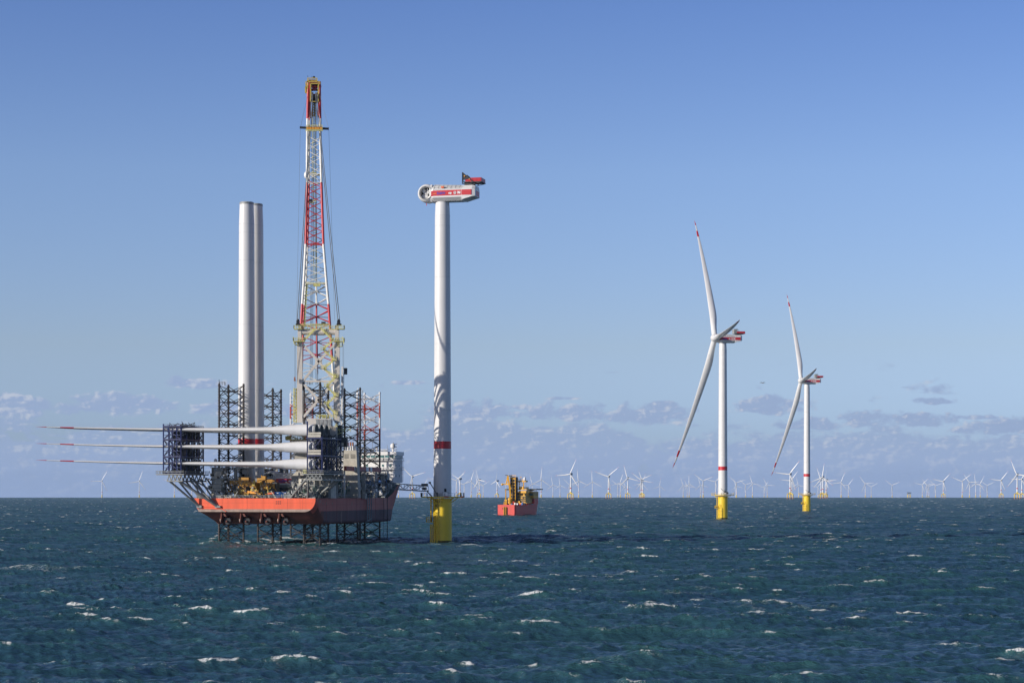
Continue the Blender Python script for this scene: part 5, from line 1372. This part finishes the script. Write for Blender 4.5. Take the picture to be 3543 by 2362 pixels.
for k in range(30):
    x = rr.uniform(1740, 1815); ub(m, x, x + rr.uniform(2, 6), 1742 - rr.uniform(0, 6), 1746, rr.uniform(2, 12), 2, rr.randrange(4))
m.build('deck_cargo', [mOSVY, mBLUE, mACC, mDKGREY], OV)

# ------------------------------------------------------------------ far wind farms on the horizon
def far_proto(kind):
    H, Lb = (105.0, 75.0) if kind == 0 else (91.0, 60.0)
    T = thing('wind_turbine', '', 'wind turbine', (0, 0, 0))
    f = MB()
    if kind == 0:
        f.lathe((0, 0, 0), [(3.3, -8), (3.3, 17)], 14); f.lathe((0, 0, 16.6), [(4.6, 0), (4.6, .8)], 14)
    else:
        for k in range(3):
            a = rad(90 + 15 + 120 * k); p = Vector((11.5 * math.cos(a), 11.5 * math.sin(a), 0))
            f.tube(p - UP * 8, p + UP * 6, 1.7, n=10, mi=1); f.tube(p + UP * 6, p + UP * 17.5, 1.7, n=10); f.tube(p + UP * 17, Vector((p.x * .78, p.y * .78, 20)), 1.6, n=10); f.tube(Vector((p.x * .8, p.y * .8, 19.8)), Vector((0, 0, 22.2)), 1.8, n=10)
        f.lathe((0, 0, 0), [(3.2, 19.5), (3.2, 26), (2.9, 27)], 14)
    f.build('foundation', [mYEL, mMARR], T)
    t = MB(); zb = 17 if kind == 0 else 27; rb = 2.9; rt = 1.9
    rz = lambda z: rb + (rt - rb) * (z - zb) / (H - 3 - zb)
    z1, z2 = (32, 36) if kind == 0 else (38, 42)
    t.lathe((0, 0, 0), [(rb, zb, 0), (rz(z1), z1, 0), (rz(z1), z1 + .02, 1), (rz(z2), z2, 1), (rz(z2), z2 + .02, 0), (rt, H - 3, 0)], 16); t.build('tower', [mFARW, mRED], T)
    n = MB()
    if kind == 0: n.box((0, 1.5, H), (5.2, 13, 5.6)); n.box((0, 6.5, H + 3.4), (4.5, 3, 1.2))
    else: n.box((0, 2.5, H), (7.0, 13, 7.4)); n.box((0, 6, H + 4.4), (5, 5, 1.6))
    n.build('nacelle_housing', mFARW if kind == 0 else mFARG, T)
    hubM = Matrix.Translation((0, -6.8, H)); WMh = hubM
    h = MB(); h.lathe((0, -6.8 + 2.2, H), [(2.7, 0), (2.8, 2.0), (2.0, 4.2), (.05, 5.0)], 14, axis=(0, -1, 0), cap=True)
    hb = h.build('rotor_hub', mFARW, T, world=hubM)
    for k in range(3):
        b = MB(); a = rad(120 * k); s_ = Vector((math.sin(a), 0, math.cos(a))); n_ = Vector((0, -1, 0))
        # partly pitched: chord at 25 degrees out of the rotor plane
        c_ = (n_.cross(s_) * math.cos(rad(20)) + n_ * -math.sin(rad(20))).normalized(); y_ = s_.cross(c_)
        Mx = Matrix.Translation(Vector((0, -6.8, H)) + s_ * 1.5) @ Matrix((c_, y_, s_)).transposed().to_4x4()
        secs, mis = blade_secs(Lb, 1.5, 4.8 if kind == 0 else 4.6, 0, n=8)
        b.loft([[Mx @ v for v in r] for r in secs], mis=mis); b.build('blade', [mBLADE, mRED], hb, world=hubM)
    return T
mMARR = mat('foundation_rust', (0.42, 0.16, 0.07), 0.7, var=0.2)
PR = [far_proto(0), far_proto(1)]
index_kids()
FT = [  # column, hub row, angle of one blade clockwise from up, kind, yaw
 (353,1663,30,0,20),(482,1664,21,0,20),(603.5,1665,40,0,20),(664,1667,15,0,20),(697,1668,22,0,20),(715.5,1669,50,0,20),
 (1379,1669,30,0,20),(1427,1648,-47,1,15),(1470,1677,28,0,20),(1524,1655,30,1,18),(1579,1661,50,0,10),(1591.8,1656,52,1,52),(1606,1675,52,0,12),(1630.6,1665,15,0,15),(1651.5,1673.5,-9,0,12),(1658.7,1659.5,-20,1,48),
 (1672,1678,58,0,10),(1720,1663,12,1,58),(1751,1669,15,0,12),(1841.8,1672.7,-16,0,10),(1872.6,1659,4.5,0,10),(1913,1677,-10,0,12),(1937.8,1678.4,-6.5,0,12),(1971,1676,-46.5,0,12),(1974.8,1639.7,25,1,25),
 (2002,1663,-6,0,12),(2049.7,1666,-2,0,12),(2105.6,1647.6,50,1,15),(2138,1677,-53,0,12),(2146.6,1670,17,0,12),(2172,1653,-15.6,1,15),(2163.6,1682,-19,0,12),(2219,1659,-54,1,12),(2223.8,1663,-21,1,15),(2222.7,1671.6,20,0,12),
 (2283,1681,8,0,12),(2363.9,1678,-18,0,12),(2378,1682,-21,0,12),(2384.7,1674,0,0,12),(2423.7,1677,-15,0,12),(2432.9,1663,-52,0,12),(2476,1665.7,-74,0,12),(2548,1669.5,-48,0,12),(2546.6,1681,-16,0,12),(2580,1676.5,-50,0,12),
 (2603.6,1672,-18,0,12),(2644,1684,38,0,12),(2654.6,1678,-28,0,12),(2733.7,1639.7,37,1,15),(2738,1662,36,1,15),(2742.8,1683,60,0,12),(2762.8,1678,-14,0,12),(2841,1657,-19,1,15),(2847,1650,8,1,15),(2858,1660,20,1,60),
 (2860.5,1664,-39,0,12),(2830,1683,40,0,12),(2910.5,1667.8,22,0,12),(2935.5,1678,37,0,12),(2994,1672.7,-36,0,12),(3014.6,1682.7,62,0,12),(3087,1677.6,-53,0,12),(3191.4,1676,44,0,12),(3207.7,1677,-37,0,12),(3214,1682,70,0,12),
 (3237,1678.7,-48,0,12),(3263.9,1664.5,43,1,15),(3329.4,1664,52,0,12),(3354.7,1668,-33,0,12),(3376,1671.5,-7,0,12),(3391.6,1674,27,0,12),(3415.9,1678,-54,0,12),(3463.9,1661,38,1,12),(3519.5,1641,-22,1,15),(3535.5,1657,33,1,12)]
SEG = [(0, 560, 'left of the ship, under the long blades'), (560, 1330, 'seen through the struts at the ship stern'), (1330, 1500, 'between the ship and the bladeless turbine'), (1500, 1715, 'between the bladeless turbine and the red support ship'),
       (1715, 1880, 'behind or beside the red support ship'), (1880, 2300, 'between the red support ship and the dangling blade tip of the larger turbine'), (2300, 2501, 'left of the larger turbine, right of its lowest blade tip'), (2501, 2792, 'between the two tall finished turbines'), (2792, 3130, 'between the smaller tall turbine and the far platform'), (3130, 3600, 'right of the far platform')]
ORD = ['first', 'second', 'third', 'fourth', 'fifth', 'sixth', 'seventh', 'eighth', 'ninth', 'tenth', 'eleventh', 'twelfth', 'thirteenth']
SEG2 = ['left of the ship, under the long blades', 'seen through struts at the ship stern', 'between ship and bladeless turbine', 'between bladeless turbine and red support ship', 'by the red support ship', 'right of the red support ship', 'just left of the larger tall turbine', 'between the two tall finished turbines', 'right of the smaller tall turbine', 'right of the far platform']
cnt = {}
first = {0: True, 1: True}
for (xf, yh, ph, kd, yaw) in sorted(FT):
    H = 105.0 if kd == 0 else 91.0
    lo, hi = 3000.0, 26000.0
    for _ in range(50):
        d = (lo + hi) / 2; v = (H - CH - d * d / (2 * RE)) / d * F
        if v > YH - yh: lo = d
        else: hi = d
    d = (lo + hi) / 2; X = (xf - CX) / F * d
    if first[kd]: T = PR[kd]; first[kd] = False
    else: T = copy_tree(PR[kd])
    z = -(X * X + d * d) / (2 * RE)
    T.matrix_basis = Matrix.Translation((X, d, z)) @ Matrix.Rotation(rad(-yaw) - math.atan2(X, d), 4, 'Z')
    hub = [c for c in SC.objects if c.parent == T and c.name.startswith('rotor_hub')][0]
    hub.matrix_basis = Matrix.Translation((0, -6.8, H)) @ Matrix.Rotation(rad(ph), 4, 'Y')
    si = [i for i, s_ in enumerate(SEG) if s_[0] <= xf < s_[1]][0]
    cnt[(si, kd)] = cnt.get((si, kd), 0) + 1
    T['label'] = '%s far turbine %s, %s from left' % ('three-legged' if kd else 'one-legged', SEG2[si], ORD[cnt[(si, kd)] - 1])
    T['group'] = 'distant turbines on the horizon'
# far transformer platform
d = 13200.0; X = (3145 - CX) / F * d; z = -(X * X + d * d) / (2 * RE)
T = thing('offshore_platform', 'small boxy offshore platform on yellow legs, alone on the horizon at the right', 'offshore platform', (X, d, z))
m = MB()
for a, b in ((-9, -6), (9, -6), (-9, 6), (9, 6), (0, -6)): m.tube(Vector((X + a, d + b, z - 8)), Vector((X + a, d + b, z + 22)), 1.6)
m.build('leg', mYEL, T)
m = MB(); m.box((X, d, z + 34), (27, 18, 3)); m.box((X + 2, d, z + 29), (22, 16, 8)); m.box((X - 8, d, z + 26), (8, 14, 4)); m.beam((X - 12, d - 8, z + 22), (X + 10, d - 8, z + 36), .8); m.build('topside', mFARG, T)
# gull
p = P(2640, 1325, 420); T = thing('gull', 'small dark gull gliding in the open sky left of the smaller tall turbine', 'bird', p)
m = MB(); m.loft([[p + Vector((x, r_ * math.cos(q), r_ * math.sin(q))) for q in np.linspace(0, 6.28, 7)[:6]] for x, r_ in ((-.26, .005), (-.15, .05), (.05, .07), (.2, .045), (.28, .01))]); m.build('body', mGREY, T)
for s in (-1, 1):
    m = MB(); m.prism([p + Vector((.10, 0, .03)), p + Vector((-.06, 0, .03)), p + Vector((-.16 + s * .3, .25, .17)), p + Vector((-.1 + s * .62, .3, .10)), p + Vector((0 + s * .3, .2, .2))], (0, 0, .02)); m.build('wing', mDKGREY, T)

# ------------------------------------------------------------------ sea air
hz_ = MB(); hz_.box((0, 0, 103.0), (52800, 52800, 306)); ho = hz_.build('haze', [])
hm = bpy.data.materials.new('haze_air'); hm.use_nodes = True; ht = hm.node_tree; ht.nodes.clear()
ho_ = ht.nodes.new('ShaderNodeOutputMaterial'); hv = ht.nodes.new('ShaderNodeVolumePrincipled')
hv.inputs['Color'].default_value = (0.52, 0.74, 1.0, 1); hv.inputs['Density'].default_value = 1.9e-5; hv.inputs['Anisotropy'].default_value = 0.1
ht.links.new(hv.outputs[0], ho_.inputs['Volume']); ho.data.materials.append(hm); tag(ho, kind='stuff')
